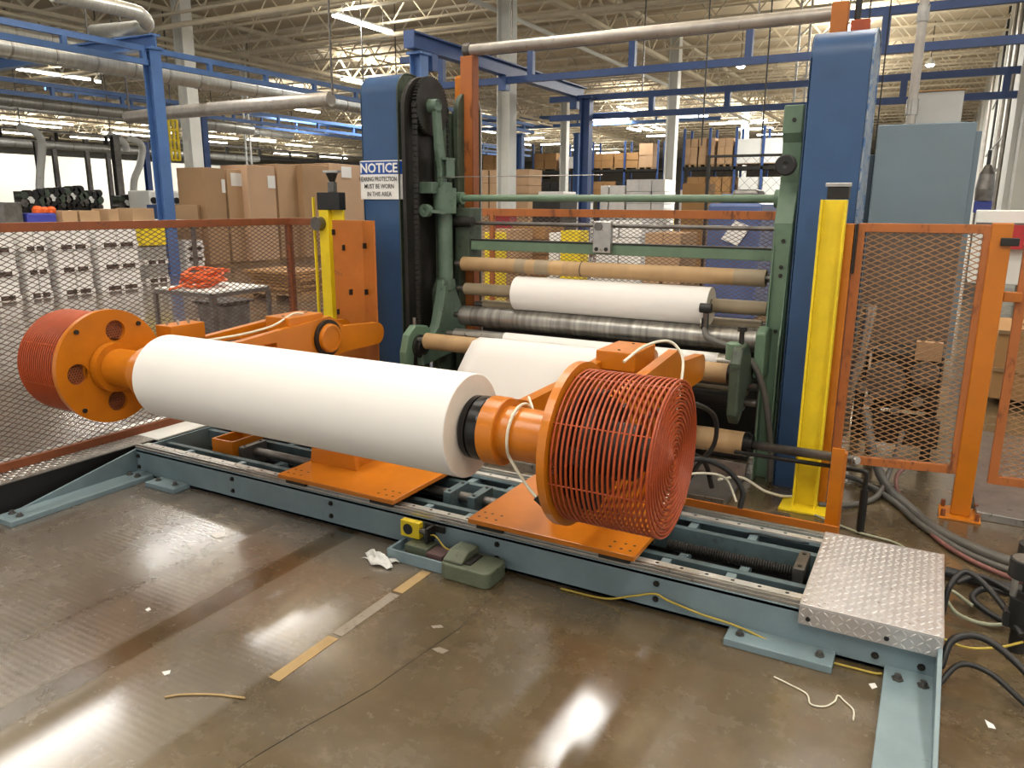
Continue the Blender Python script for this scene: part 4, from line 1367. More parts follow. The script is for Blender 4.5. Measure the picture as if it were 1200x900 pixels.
# black pressure regulator
pr_ = thing('pressure_regulator', 'black air pressure regulator with gauge on the floor at the right frame edge', 'regulator', (.44, 3.25, 0))
MB().cyl((.44, 3.22, .10), (.44, 3.22, .22), .048, 24).build('regulator_body', 'black', pr_)
MB().cyl((.44, 3.22, .0), (.44, 3.22, .10), .03, 16).build('bowl', 'dark', pr_)
MB().cyl((.40, 3.22, .22), (.40, 3.22, .29), .012, 12).build('fitting', 'steel', pr_)
gg = MB().cyl((.43, 3.25, .29), (.43, 3.25, .36), .055, 32).build('gauge_case', 'black', pr_)
MB().cyl((.43, 3.25, .36), (.43, 3.25, .364), .048, 32).build('gauge_face', 'steel', gg)
MB().cyl((.47, 3.42, .25), (.47, 3.42, .36), .055, 24).build('filter_cup', 'black', pr_)
MB().cyl((.47, 3.42, .0), (.47, 3.42, .25), .02, 12).build('filter_stem', 'dark', pr_)
MB().bar((.38, 3.22, .13), (.52, 3.22, .13), .05, .06).build('valve_block', 'black', pr_)

# ================================================================== CRANE RAILS (blue)
def rails(name, label, a, b, z_lo, z_hi, step, material, w=.10, h=.115, spw=.10):
    """double rail between two points at two heights with short spacers"""
    t = thing(name, label, 'crane rail', (a[0], a[1], z_lo))
    A, B = Vector((a[0], a[1], 0)), Vector((b[0], b[1], 0))
    u = (B - A).normalized()
    for z in (z_lo, z_hi):
        MB().bar(A + Vector((0, 0, z)), B + Vector((0, 0, z)), w, h).build('rail_beam', material, t)
    L_ = (B - A).length
    s = step * .5
    while s < L_:
        P = A + u * s
        MB().bar(P + Vector((0, 0, z_lo + h / 2)), P + Vector((0, 0, z_hi - h / 2)), spw, spw, up=u).build('spacer', material, t)
        s += step
    for f in (.2, .55, .9):
        P = A + u * (L_ * f)
        MB().box(P.x - .015, P.x + .015, P.y - .015, P.y + .015, z_hi + h / 2, 8.05).build('hanger', 'steel_dk', t)
    return t
zl, zh = W(0, 42, x=-15.5)[2], W(0, 24, x=-15.5)[2]
rails('crane_rail', 'nearest blue double crane rail crossing the upper left, on the tall blue post', (-15.5, 5.5), (-15.5, 30), zl, zh, 1.75, 'crane')
zl, zh = W(0, 107, x=-24)[2], W(0, 92, x=-24)[2]
rails('crane_rail', 'farther blue double crane rail at upper left, below and behind the nearest one', (-24, 9), (-24, 46), zl, zh, 2.3, 'crane', .12, .12)
p0, p1 = W(270, 136, x=-33), W(420, 155, x=-33)
rails('crane_rail', 'distant blue double rail above the brown cardboard sheets', (-33, 20), (-33, 62), W(330, 152, x=-33)[2], W(330, 140, x=-33)[2], 2.6, 'crane', .13, .13)
rails('crane_rail', 'distant blue double rail seen between the orange post and the white column', (-38, 47), (-12, 47.01), W(600, 150, y=47)[2], W(600, 140, y=47)[2], 2.6, 'crane', .2, .2)
cb_ = thing('crane_beam', 'blue cross beam meeting the head of the tall blue post at upper left', 'beam', (-22, 11.8, 5.1))
zz = W(172, 41, x=-15.5)[2]
MB().box(-31, -15.3, 11.7, 11.95, zz - .02, zz + .02).box(-31, -15.3, 11.7, 11.95, zz - .28, zz - .24).box(-31, -15.3, 11.81, 11.84, zz - .24, zz - .02).build('wide_flange', 'crane', cb_)


def crane_post(label, x, y, h, w=.24, material='crane', base=True):
    t = thing('crane_post', label, 'post', (x, y, 0))
    m = MB()
    m.box(x - w / 2, x - w / 2 + .02, y - w / 2, y + w / 2, .02, h).box(x + w / 2 - .02, x + w / 2, y - w / 2, y + w / 2, .02, h).box(x - w / 2 + .02, x + w / 2 - .02, y - .012, y + .012, .02, h)
    m.build('shaft', material, t)
    MB().box(x - w, x + w, y - w, y + w, 0, .02).build('foot_plate', material, t)
    MB().box(x - w * .7, x + w * .7, y - w * .7, y + w * .7, h, h + .05).build('head_plate', material, t)
    return t
crane_post('tall blue post rising behind the left mesh fence', -15.5, 11.83, zz - .30, .27)
p = W(239, 165, x=-24); crane_post('blue post beside the left edge of the brown cardboard sheets', p[0], p[1], W(240, 133, x=-24)[2] - .1, .25, 'crane_dark')
p = W(688, 125, y=20.3); crane_post('dark blue post between the pale columns, seen above the green tube', p[0], 20.3, 4.45, .26, 'crane_dark')
p = W(610, 150, y=34); crane_post('blue post just right of the nearest white column', p[0], 34, 4.9, .30)
p = W(676, 180, y=36); crane_post('slim pale blue post close behind the dark blue post', p[0], 36, 5.0, .26)
p = W(491, 70, y=13.2); crane_post('blue post end showing above the black sprocket housing', p[0], 13.2, 4.48, .26)
p = W(46, 200, x=-33); crane_post('thin grey-blue post standing left of the white bent duct', p[0], p[1], 4.0, .16, 'steel_dk')
p = W(138, 200, x=-27); crane_post('grey-blue post left of the tall blue post, among the dark machines', p[0], p[1], W(131, 160, x=-27)[2], .24, 'steel_dk')
p = W(173, 200, x=-31); crane_post('dark navy post just left of the tall blue post', p[0], p[1], W(170, 168, x=-31)[2], .22, 'crane_dark')
y1 = 16.6
r1l, r1h = W(700, 86, y=y1)[2], W(1050, 12, y=y1)[2]
t = rails('crane_rail', 'dark blue double rail running behind the top of the right blue cover', (W(470, 70, y=y1)[0], y1), (3.5, y1), r1l, r1h, 2.45, 'crane_dark', .12, .145, .14)
y2 = 20.6
rails('crane_rail', 'second dark blue double rail lower and farther than the one above it', (W(645, 120, y=y2)[0], y2), (3.5, y2), W(900, 126, y=y2)[2], W(900, 101, y=y2)[2], 2.0, 'crane_dark', .12, .15, .14)
bt = thing('crane_beam', 'dark blue beam running away from above the sprocket to the dark blue post', 'beam', (-7, 16, 4.8))
zb = 4.86
xb = W(484, 52, y=13)[0]
xe = W(688, 115, y=20.8)[0]
for dz in (0, -.28):
    MB().bar((xb, 12.9, zb + dz), (xb + 0, 21.2, zb + dz), .22, .03).build('flange', 'crane_dark', bt)
MB().bar((xb, 12.9, zb - .14), (xb, 21.2, zb - .14), .02, .26).build('web', 'crane_dark', bt)
MB().box(xb - .12, xb + .12, 12.86, 12.9, zb - .30, zb + .02).build('end_plate', 'crane_dark', bt)
for yy in (13.6, y1, y2):
    MB().box(xb - .10, xb + .10, yy - .1, yy + .1, zb - .62, zb - .30).build('hanger', 'crane_dark', bt)

# ================================================================== DUCTS, PIPES overhead
def duct(label, pts, r, material='duct', ribs=True, cat='duct'):
    t = thing('air_duct', label, cat, tuple(pts[0]))
    MB().tube(pts, r, 20).build('duct_body', material, t)
    for P_ in (pts[0], pts[-1]) if (ribs or cat == 'pipe' or 'crossing' in label) else (pts[0],):
        MB().box(P_[0] - .015, P_[0] + .015, P_[1] - .015 + .05, P_[1] + .015 + .05, P_[2] + r * .6, 8.05).build('hanger', 'steel_dk', t)
    if ribs:
        m = MB()
        for a, b in zip(pts, pts[1:]):
            a, b = Vector(a), Vector(b)
            L_ = (b - a).length
            n = int(L_ / .9)
            for i in range(1, n):
                P = a + (b - a) * i / n
                m.tube([P - (b - a).normalized() * .02, P + (b - a).normalized() * .02], r + .015, 16)
        if m.v:
            m.build('duct_seam', 'steel', t)['kind'] = 'stuff'
    return t
z = W(0, 54, x=-16.6)[2]; duct('large grey spiral duct behind the nearest blue rail at upper left', [(-16.6, 4, z), (-16.6, 22, z)], .21)
z = W(0, 36, x=-22)[2]; duct('upper grey duct just under the nearest rail at the left frame edge', [(-22, 5, z), (-22, 15.5, z)], .22)
z = W(60, 120, x=-25)[2]; duct('long pale duct under the farther blue rail at upper left', [(-25.6, 6, z), (-25.6, 19, z), (-25.6, 24, z - .1)], .20)
q = [W(60, -8, x=-14.2), W(150, 12, x=-14.2), W(165, 18, x=-14.2), W(172, 28, x=-14.4), W(160, 33, x=-14.8), W(110, 37, x=-17)]
duct('fat silver elbow duct turning back above the tall blue post head', smooth_path(q, 4), .14, 'duct', False)
duct('thick pale pipe crossing between the tall blue post and the notice cover', [tuple(W(150, 138, y=13)), tuple(W(200, 132, y=13)), tuple(W(388, 116, y=13))], .15, 'pipe', False)
z = W(60, 129, x=-36)[2]; duct('pale horizontal duct above the white wall at far left', [(-36, 11, z), (-36, 37, z)], .20)
z = W(60, 170, x=-38)[2]; duct('second pale duct lower at far left', [(-38, 12, z), (-38, 36, z)], .18)
for lb, pts in (('white bent duct coming down at far left', [(22, 149), (38, 153), (48, 163), (49, 180), (47, 205), (46, 238)]),
                ('short white bent duct middle of three', [(128, 158), (140, 163), (147, 170), (148, 178)]),
                ('white bent duct just left of the tall blue post, reaching the machines', [(152, 162), (163, 167), (167, 176), (163, 196), (157, 212), (157, 240)])):
    q = [W(a, b, x=-28) for a, b in pts]
    duct(lb, smooth_path(q, 3), .13, 'white', False)
# silver sprinkler pipes under the ceiling
def cpipe(label, a, b, r=.06, m='pipe'):
    o = MB().cyl(a, b, r, 8).build('ceiling_pipe', m, None, origin=a)
    tag(o, label, 'pipe')
p = W(600, 20, z=6.7); cpipe('pale sprinkler pipe running away behind the nearest white column', (p[0], 4, 6.7), (p[0], 60, 6.7), .07, 'white')
p = W(0, 14, z=6.6); cpipe('cream pipe running just above the nearest blue rail', (p[0], 3, 6.6), (p[0], 50, 6.6), .06, 'joist')
p = W(185, 33, z=6.7); cpipe('pale pipe crossing the ceiling at upper left', (-60, p[1], 6.7), (-4, p[1], 6.7), .08, 'joist')
p = W(300, 60, z=6.8); cpipe('second pale pipe crossing the ceiling left of the notice cover', (-60, p[1], 6.8), (-4, p[1], 6.8), .07, 'joist')
p = W(100, 165, z=5.5); cpipe('dark bus bar above the far left white wall', (p[0], 10, 5.2), (p[0], 60, 5.2), .12, 'dark')
for i, (a, b) in enumerate(((905, 3), (832, 8), (1020, 10), (1043, 14))):
    q = W(a, b, y=12 + i)
    o = MB().cyl((q[0], q[1], 2.6), (q[0], q[1], 7.2), .012, 5).build('hanging_cable', 'black', None, origin=(q[0], q[1], 2.6))
    tag(o, ['thin black cord hanging between the star knob and the white block', 'thin black cord hanging left of the right blue cover', 'thin black cord hanging just right of the right blue cover', 'thin black cord hanging by the silver conduit'][i], 'cord')
# pair of white lattice masts
for a, lb in ((287, 'pale vertical conduit pair above the brown cardboard sheets'), (936, 'white lattice mast right beside the left edge of the right blue cover')):
    q = W(a, 120, y=24)
    t = thing('lattice_mast', lb, 'mast', (q[0], 24, 0))
    for d in (-.14, .14):
        MB().box(q[0] + d - .03, q[0] + d + .03, 23.97, 24.03, 0, 7.9).build('mast_leg', 'white', t)
    m = MB()
    for k in range(18):
        z = .4 + k * .42
        m.bar((q[0] - .11, 24, z), (q[0] + .11, 24, z + .2), .03)
    m.build('mast_lacing', 'white', t)['kind'] = 'stuff'

# ================================================================== STRIP LIGHTS in view, then unseen added ones
LZ = 6.8
view_lights = [
    ((395, 17), (455, 39), 'lone strip light hanging above the notice cover'),
    ((25, 80), (100, 94), 'long strip light between the two blue rails at far left'),
    ((8, 137), (77, 147), 'strip light high above the white bent duct at far left'),
    ((0, 141), (60, 151), 'strip light touching the left frame edge, lower of two'),
    ((126, 147), (205, 158), 'strip light crossing behind the tall blue post'),
    ((117, 153), (185, 162), 'strip light just below the one crossing the blue post'),
    ((0, 154), (36, 158), 'short strip light at the left frame edge, lowest'),
    ((88, 160), (132, 165), 'small strip light above the dark machines'),
    ((240, 158), (272, 163), 'strip light just above the leftmost brown cardboard sheet'),
    ((240, 165), (262, 168), 'small far strip light under the one above the cardboard'),
    ((327, 124), (371, 132), 'bright strip light under the thick pale crossing pipe'),
    ((296, 163), (315, 167), 'small strip light above the middle cardboard sheets'),
    ((337, 169), (363, 172), 'small strip light left of the notice cover'),
    ((328, 179), (352, 183), 'farthest low strip light over the cardboard sheets'),
    ((384, 183), (398, 186), 'tiny strip light beside the left edge of the notice cover'),
    ((560, 153), (580, 155), 'strip light seen between the orange post and the white column'),
    ((607, 163), (635, 161), 'strip light right of the nearest white column, upper'),
    ((608, 168), (620, 170), 'small strip light right of the nearest white column, lower'),
    ((637, 170), (660, 168), 'strip light left of the far white column'),
    ((672, 176), (700, 174), 'strip light just right of the dark blue post'),
    ((696, 141), (736, 139), 'brightest strip light in the middle, right of the dark blue post'),
    ((703, 180), (722, 178), 'small low strip light in the middle distance'),
    ((725, 125), (744, 131), 'slanting strip light under the second dark blue rail'),
    ((738, 151), (748, 153), 'first of three small lights left of the middle white column'),
    ((751, 150), (763, 153), 'second of three small lights left of the middle white column'),
    ((766, 149), (777, 152), 'third of three small lights left of the middle white column'),
    ((766, 160), (785, 158), 'strip light touching the middle white column'),
    ((843, 145), (863, 144), 'strip light left of the far column near the right blue cover'),
    ((866, 143), (886, 141), 'strip light crossing the far column near the right blue cover'),
    ((866, 152), (905, 150), 'long strip light above the white wrapped load'),
    ((893, 158), (920, 157), 'lowest strip light above the white wrapped load'),
    ((799, 137), (814, 137), 'small strip light right of the middle white column'),
]
for a, b, lb in view_lights:
    p, q = W(*a, z=LZ), W(*b, z=LZ)
    d = q - p
    # keep lamps parallel to the hall and of real length
    c = (p + q) / 2
    if abs(d[1]) > abs(d[0]):
        L_ = min(max(abs(d[1]), 2.4), 4.8)
        p, q = (c[0], c[1] - L_ / 2, LZ), (c[0], c[1] + L_ / 2, LZ)
    else:
        L_ = min(max(abs(d[0]), 2.4), 4.8)
        p, q = (c[0] - L_ / 2, c[1], LZ), (c[0] + L_ / 2, c[1], LZ)
    strip_light(p, q, lb, 'strip lights in the hall', True, .06, HALL)
for k, (a, b) in enumerate(((1000, 45), (985, 60), (998, 92), (982, 108), (978, 140), (436, 100), (440, 150))):  # added lamps, hidden by the covers, to brighten the ceiling and right wall
    c = W(a, b, z=LZ)
    strip_light((c[0], c[1] - 2, LZ), (c[0], c[1] + 2, LZ), 'added fill light hidden far behind the right blue cover' if a > 600 else 'added fill light hidden far behind the notice cover', 'added fill lights behind the blue covers', True, .06, HALL * 1.4)
for a, b, lb in ((868, 78, 'bright round high bay lamp left of the right blue cover'), (1090, 76, 'bright round lamp right of the right blue cover'), (115, 95, 'small round lamp at the end of the long far left strip light')):
    c = W(a, b, z=6.6)
    t = thing('high_bay_lamp', lb, 'lamp', tuple(c))
    MB().lathe(tuple(c), (0, 0, 1), [(0, .16), (.10, .14), (.20, .06), (.25, .05), (.25, 0)], 20).build('shade', 'white', t)
    MB().lathe(tuple(c), (0, 0, -1), [(0, .14), (.06, .10), (.07, 0)], 16).build('lens', emis('lamp_lens_' + str(a), (1, .97, .9, 1), 30), t)
    MB().cyl((c[0], c[1], c[2] + .25), (c[0], c[1], 8.05), .015, 6).build('cord', 'black', t)

# ================================================================== STACKS, RACKS, LOADS
def block(name, label, cat, px0, py0, px1, py1, y, d, material, floor=True, group=None, z0=None):
    a, b = W(px0, py0, y=y), W(px1, py1, y=y)
    zb_ = 0 if floor else (z0 if z0 is not None else b[2])
    o = MB().box(a[0], b[0], y, y + d, zb_, a[2]).build(name, material, None, .01, origin=((a[0] + b[0]) / 2, y + d / 2, zb_))
    return tag(o, label, cat, group)


def carton_stack(label, x0, x1, y0, y1, z0, z1, nx, nz, material, ny=1, pallet=True, name='carton_stack', cat='cartons', gap=.012, jit=.02):
    """load of separate cartons on a pallet"""
    t = thing(name, label, cat, ((x0 + x1) / 2, (y0 + y1) / 2, z0))
    if pallet:
        m = MB()
        for k in range(3):
            xx = x0 + (x1 - x0 - .1) * k / 2
            m.box(xx, xx + .1, y0, y1, z0, z0 + .09)
        m.box(x0, x1, y0, y1, z0 + .09, z0 + .12)
        m.build('pallet', 'wood', t)
        z0 += .12
    w, h, dd = (x1 - x0) / nx, (z1 - z0) / nz, (y1 - y0) / ny
    me = None
    for i in range(nx):
        for k in range(nz):
            for j in range(ny):
                if me is None:
                    o = MB().box(-w / 2 + gap, w / 2 - gap, -dd / 2 + gap, dd / 2 - gap, 0, h - gap).build('carton', material, t, origin=None)
                    off = wloc(t)
                    me = o.data
                    me.transform(Matrix.Translation(off))
                    base = o
                else:
                    o = bpy.data.objects.new('carton', me)
                    COL.objects.link(o)
                    o.parent = t
                o.location = Vector((x0 + w * (i + .5) + R_.uniform(-jit, jit), y0 + dd * (j + .5) + R_.uniform(-jit, jit), z0 + h * k)) - wloc(t)
    return t


def cstack_px(label, px0, py0, px1, y, d, nx, nz, material, z0=0, **kw):
    a, b = W(px0, py0, y=y), W(px1, py0, y=y)
    return carton_stack(label, a[0], b[0], y, y + d, z0, a[2], nx, nz, material, **kw)
cstack_px('tall brown carton stack left of the nearest white column', 563, 199, 583, 24, 1.0, 2, 6, 'card')
cstack_px('tan stack of flat sheets right of the nearest white column', 603, 198, 620, 24, 1.0, 1, 10, 'card')
cstack_px('low white stack behind the left part of the green tube', 630, 224, 660, 23, 1.0, 1, 8, 'white_pack')
cstack_px('white stack right beside the dark blue post', 662, 227, 682, 23, 1.0, 1, 7, 'white_pack')
cstack_px('white carton stack right of the dark blue post, lower step', 704, 217, 733, 25, 1.2, 3, 5, 'white_pack')
cstack_px('white carton stack right of the dark blue post, taller step', 734, 210, 780, 25, 1.2, 3, 6, 'white_pack')
cstack_px('white carton stack touching the middle white column', 797, 222, 818, 25, 1.2, 2, 5, 'white_pack')
block('tote_bin', 'dark plastic tote bin below the green tube, left of the dark blue post', 'bin', 624, 234, 656, 250, 17, 1.0, 'dark', False, z0=.0)
block('cardboard_box', 'brown box low behind the wire cage, right of the middle column', 'box', 800, 215, 825, 235, 19, 1.0, 'card2')
# stacks seen through the rear mesh fence
rows = [(560, 268, 598, 12.5, 'card', 'brown carton pile behind the rear mesh fence, left end'), (600, 262, 640, 13.5, 'card2', 'dark carton pile behind the rear mesh fence'),
        (642, 272, 668, 12.5, 'white_pack', 'white pile behind the rear mesh fence'), (698, 258, 752, 14, 'white_pack', 'wide pale pile behind the rear mesh fence, right of the blue post'),
        (755, 272, 800, 11.5, 'card', 'tan pile behind the rear mesh fence below the yellow guard')]
for px0, py0, px1, y, mt, lb in rows:
    cstack_px(lb, px0, py0, px1, y, .9, 2, 4, mt)
for px0, py0, px1, lb in ((571, 272, 584, 'small yellow box on the brown pile behind the rear fence'), (660, 270, 682, 'yellow box behind the rear fence left of the blue post'), (766, 276, 782, 'yellow drum-shaped box behind the rear fence right')):
    a = W(px0, py0, y=12.0); b = W(px1, py0, y=12.0)
    o = MB().box(a[0], b[0], 11.9, 12.3, 0, a[2]).build('yellow_box', 'yellow', None, .01, origin=(a[0], 12, 0))
    tag(o, lb, 'box')
# blue wrapped pallet and its paper
bw = thing('wrapped_pallet', 'dark blue film wrapped pallet behind the fence with a white sheet on it', 'pallet', (-2.4, 11, 0))
a, b = W(830, 238, y=10.5), W(893, 238, y=10.5)
MB().box(a[0], b[0], 10.5, 11.6, .14, a[2]).build('wrapped_load', 'bluewrap', bw, .04)
MB().box(a[0], b[0], 10.5, 11.6, .0, .14).build('pallet', 'wood', bw)
P4 = [W(845, 280, y=10.48), W(862, 258, y=10.48), W(880, 266, y=10.48), W(864, 288, y=10.48)]
MB().prism([(q[0], q[2]) for q in P4], 'y', 10.47, 10.485).build('white_sheet', 'paper', bw)
MB().box(a[0] + .1, a[0] + .4, 10.7, 11.1, a[2], a[2] + .12).build('blue_bag', 'crane', bw, .03)
MB().box(b[0] - .45, b[0] - .1, 10.7, 11.2, a[2], a[2] + .18).build('grey_bundle', 'steel_dk', bw, .05)
# wire cage fence
fence('wire_cage', 'black wire cage fence behind the wrapped pallet', [(W(830, 200, y=12.6)[0], 12.6), (W(945, 200, y=12.6)[0], 12.6)], .1, W(850, 183, y=12.6)[2], 'black', 'dark', .04, (True, True), True, cw=.16, ch=.16)


# pallet racks: uprights, beams and loads
def rack(label, x0, x1, y, levels, bays):
    t = thing('pallet_rack', label, 'rack', ((x0 + x1) / 2, y, 0))
    top = levels[-1] + 1.6
    for i in range(bays + 1):
        x = x0 + (x1 - x0) * i / bays
        m = MB().box(x - .05, x + .05, y, y + .08, 0, top).box(x - .05, x + .05, y + 1.1, y + 1.18, 0, top)
        m.build('rack_upright', 'crane_dark', t)
    for z in levels:
        for yy in (y, y + 1.1):
            MB().box(x0, x1, yy, yy + .06, z - .14, z).build('rack_beam', 'dark', t)
        MB().box(x0, x1, y + .06, y + 1.1, z - .03, z).build('rack_deck', 'wood_dk', t)
    return t
ya = 44
xa0, xa1 = W(560, 200, y=ya)[0], W(770, 200, y=ya)[0]
zsh = W(700, 199, y=ya)[2]
rack('long dark pallet rack in the far middle, shelf level with the notice sign', xa0, xa1, ya, [1.9, zsh], 6)
xb0, xb1 = W(800, 200, y=34)[0], W(925, 200, y=34)[0]
zsb = W(850, 195, y=34)[2]
rack('dark pallet rack behind the wire cage, carrying pale loads', xb0, xb1, 34, [1.5, zsb], 4)
loads = [(566, 182, 592, 'card2'), (594, 186, 600, 'card'), (624, 180, 652, 'card2'), (655, 184, 680, 'white_pack'), (692, 180, 718, 'card2'), (720, 179, 748, 'card2'), (749, 168, 766, 'card')]
nm = ['far left end', 'narrow, second', 'third', 'pale, fourth', 'fifth', 'sixth', 'tall, right end']
for (p0_, t0_, p1_, mt), n_ in zip(loads, nm):
    cstack_px('cartons on the far middle rack shelf, ' + n_, p0_, t0_, p1_, ya + .1, 1.0, 2, 2, mt, z0=zsh, name='rack_load', pallet=True)
for i, (p0_, p1_, mt) in enumerate(((575, 600, 'card2'), (628, 660, 'dark'), (692, 720, 'card2'), (722, 750, 'dark'))):
    a, b = W(p0_, 215, y=ya), W(p1_, 215, y=ya)
    carton_stack('dark load below the far middle rack shelf, %s from the left' % ['first', 'second', 'third', 'fourth'][i], a[0], b[0], ya + .1, ya + 1.0, 1.9, 3.0, 2, 2, mt, name='rack_load')
for p0_, t0_, p1_, mt, n_, zz_ in ((802, 163, 818, 'card', 'speckled tan load left on the rack behind the wire cage', None), (820, 162, 838, 'card', 'speckled tan load middle on the rack behind the wire cage', None), (842, 162, 860, 'card', 'speckled tan load next to the big white load', None), (863, 163, 925, 'white', 'big white wrapped load high behind the wire cage', None)):
    cstack_px(n_, p0_, t0_, p1_, 34.1, 1.0, 1 if mt == 'white' else 2, 1 if mt == 'white' else 3, mt, z0=zsb, name='rack_load', gap=.004)
a, b = W(864, 207, y=33.8), W(922, 207, y=33.8)
carton_stack('lower white wrapped load behind the wire cage', a[0], b[0], 34.1, 35.1, 1.5, a[2], 2, 1, 'white', name='rack_load')
a, b = W(803, 207, y=33.8), W(858, 207, y=33.8)
carton_stack('brown cartons under the speckled loads', a[0], b[0], 34.1, 35.1, 1.5, a[2], 4, 2, 'card2', name='rack_load')

# ---- left side: white loads on pallets (faces on planes x = const)
def load_x(label, x, y0, y1, z1, nz, material, d=1.1, ny=1, name='white_load', slot=True, z0=0):
    t = thing(name, label, 'pallet load', (x, (y0 + y1) / 2, z0))
    h = (z1 - z0) / nz
    for k in range(nz):
        zb_ = z0 + k * h
        MB().box(x - d, x, y0, y1, zb_, zb_ + .11).build('pallet', 'white_pack', t)
        for fr in (.16, .56):
            MB().box(x - .3, x + .006, y0 + (y1 - y0) * fr, y0 + (y1 - y0) * (fr + .30), zb_ + .015, zb_ + .095).build('fork_slot', 'wood_dk', t)
        for j in range(ny):
            w = (y1 - y0) / ny
            MB().box(x - d + .02, x - .02, y0 + w * j + .01, y0 + w * (j + 1) - .01, zb_ + .11, zb_ + h - .01).build('white_carton', material, t, .008)
    return t
ycuts = [(-40, 25), (28, 62), (66, 112), (115, 168)]
lbs = ['white stacked load behind the left mesh fence, cut by the frame edge', 'narrow white stacked load behind the left mesh fence', 'white stacked load in the middle behind the left mesh fence', 'white stacked load nearest the tall blue post']
for (c0, c1), lb in zip(ycuts, lbs):
    ya_, yb_ = W(c0, 300, x=-13.6)[1], W(c1, 300, x=-13.6)[1]
    load_x(lb, -13.6, ya_, yb_ - .08, 1.20, 3, 'white_pack', ny=2)
# second row behind the blue post
for c0, c1, mt, lb in ((205, 228, 'white_pack', 'small white and grey bundle pile right of the tall blue post'), ):
    ya_, yb_ = W(c0, 300, x=-15.8)[1], W(c1, 300, x=-15.8)[1]
    load_x(lb, -15.8, ya_ + .3, yb_ + .3, .75, 3, mt)
yy0, yy1 = W(165, 262, x=-14.2)[1], W(193, 262, x=-14.2)[1]
yz = W(180, 288, x=-14.2)[2]
load_x('grey load under the yellow bin beside the tall blue post', -14.2, yy0, yy1, yz - .01, 2, 'duct', d=.8)
o = MB().box(-15.0, -14.2, yy0, yy1, yz, W(180, 266, x=-14.2)[2]).build('yellow_bin', 'yellow', None, .02, origin=(-14.6, yy0, yz))
tag(o, 'yellow bin behind the mesh fence just left of the tall blue post', 'bin')
# bench line with cardboard boxes, bins
def boxx(name, label, cat, px0, py0, px1, py1, x, d, material, z0=None, bevel=.01):
    a, b = W(px0, py0, x=x), W(px1, py1, x=x)
    zb_ = b[2] if z0 is None else z0
    o = MB().box(x - d, x, a[1], b[1], zb_, a[2]).build(name, material, None, bevel, origin=(x, a[1], zb_))
    return tag(o, label, cat)
wbn = thing('work_bench', 'long pale work bench behind the white stacked loads at left', 'bench', (-16.3, 9, 0))
zbt = W(60, 261, x=-15.6)[2]
MB().box(-17.2, -15.5, 6.0, 12.9, zbt - .05, zbt).build('bench_top', 'white', wbn)
for yy in (6.2, 9, 12.6):
    for xx in (-17.1, -15.7):
        MB().box(xx, xx + .08, yy, yy + .08, 0, zbt - .05).build('leg', 'steel_dk', wbn)
for k, (c0, t0_, c1) in enumerate(((73, 247, 92), (93, 247, 118), (127, 245, 140), (155, 244, 182))):
    boxx('cardboard_box', ['open brown box on the bench, left of a pair', 'open brown box on the bench, right of a pair', 'small brown box on the bench between the pair and the wide one', 'wide brown box on the bench beside the tall blue post'][k], 'box', c0, t0_, c1, 261, -15.7, .6, 'card', z0=zbt)
boxx('grey_crate', 'dark grey crate on the bench at the left frame edge', 'crate', 3, 237, 28, 260, -15.7, .6, 'steel_dk', z0=zbt)
bb = thing('blue_tub', 'blue tub with orange and red bundles on the bench at far left', 'tub', (-15.8, 7.6, zbt))
a, b = W(31, 250, x=-15.7), W(66, 250, x=-15.7)
MB().box(-16.3, -15.7, a[1], b[1], zbt, a[2]).build('tub', mat('violet_blue_plastic', '3A3F9A', .4), bb, .03)
for c0, r in ((44, .10), (60, .09), (52, .08)):
    c = W(c0, 247, x=-16.0)
    MB().lathe((c[0], c[1], c[2] - r), (0, 0, 1), [(0, 0), (.02, r * .7), (r * .6, r), (r * 1.4, r), (r * 1.9, r * .6), (r * 2, 0)], 16).build('orange_bundle', 'hose_orange', bb)
# dark textile machines: frames with spools
def dark_machine(i, c0, c1, top, x, lb):
    a, b = W(c0, top, x=x), W(c1, top, x=x)
    zt = a[2]
    t = thing('dark_machine', lb, 'machine', (x, (a[1] + b[1]) / 2, 0))
    MB().box(x - .8, x, a[1], b[1], 0, zt * .55).build('machine_base', 'green_dk' if i % 2 else 'steel_dk', t, .03)
    MB().box(x - .5, x - .42, a[1], b[1], zt * .55, zt).build('rack_plate', 'dark', t)
    n = max(4, int((b[1] - a[1]) / .27))
    for j in range(n):
        for k in range(5):
            yy = a[1] + (b[1] - a[1]) * (j + .5) / n
            zz_ = zt * .55 + (zt * .45) * (k + .35 * (j % 2)) / 4.6
            MB().cyl((x - .42, yy, zz_), (x - .12, yy, zz_), .12 - .02 * ((j + k) % 3), 10).build('spool', ['black', 'green_dk', 'white', 'black', 'dark', 'black', 'steel_dk'][(j * 3 + k * 2) % 7], t)
dm = [(28, 55, 224, 'dark machine with spools right above the blue tub'), (55, 78, 221, 'dark machine with spools, second from the left'), (80, 100, 219, 'tallest black spool machine left of the grey-blue post'), (101, 122, 224, 'black machine just left of the grey-blue post'), (143, 165, 229, 'dark machine between the grey-blue post and the white duct foot')]
for i, (c0, c1, top, lb) in enumerate(dm):
    dark_machine(i, c0, c1, top, -21, lb)
wp = thing('white_machine', 'white machine with a row of round black dials beside the tall blue post', 'machine', (-20, 17, 0))
a, b = W(175, 223, x=-20), W(221, 223, x=-20)
MB().box(-21, -20, a[1], b[1], 0, a[2]).build('machine_body', 'white', wp, .05)
for j in range(7):
    yy = a[1] + (b[1] - a[1]) * (j + .5) / 7
    MB().cyl((-20, yy, a[2] - .28), (-19.95, yy, a[2] - .28), .09, 16).build('dial', 'black', wp)
bc = thing('blue_cabinet', 'blue cabinet with pale outline left of the red edged panel', 'cabinet', (-18, 15, 0))
a, b = W(200, 240, x=-18), W(227, 240, x=-18)
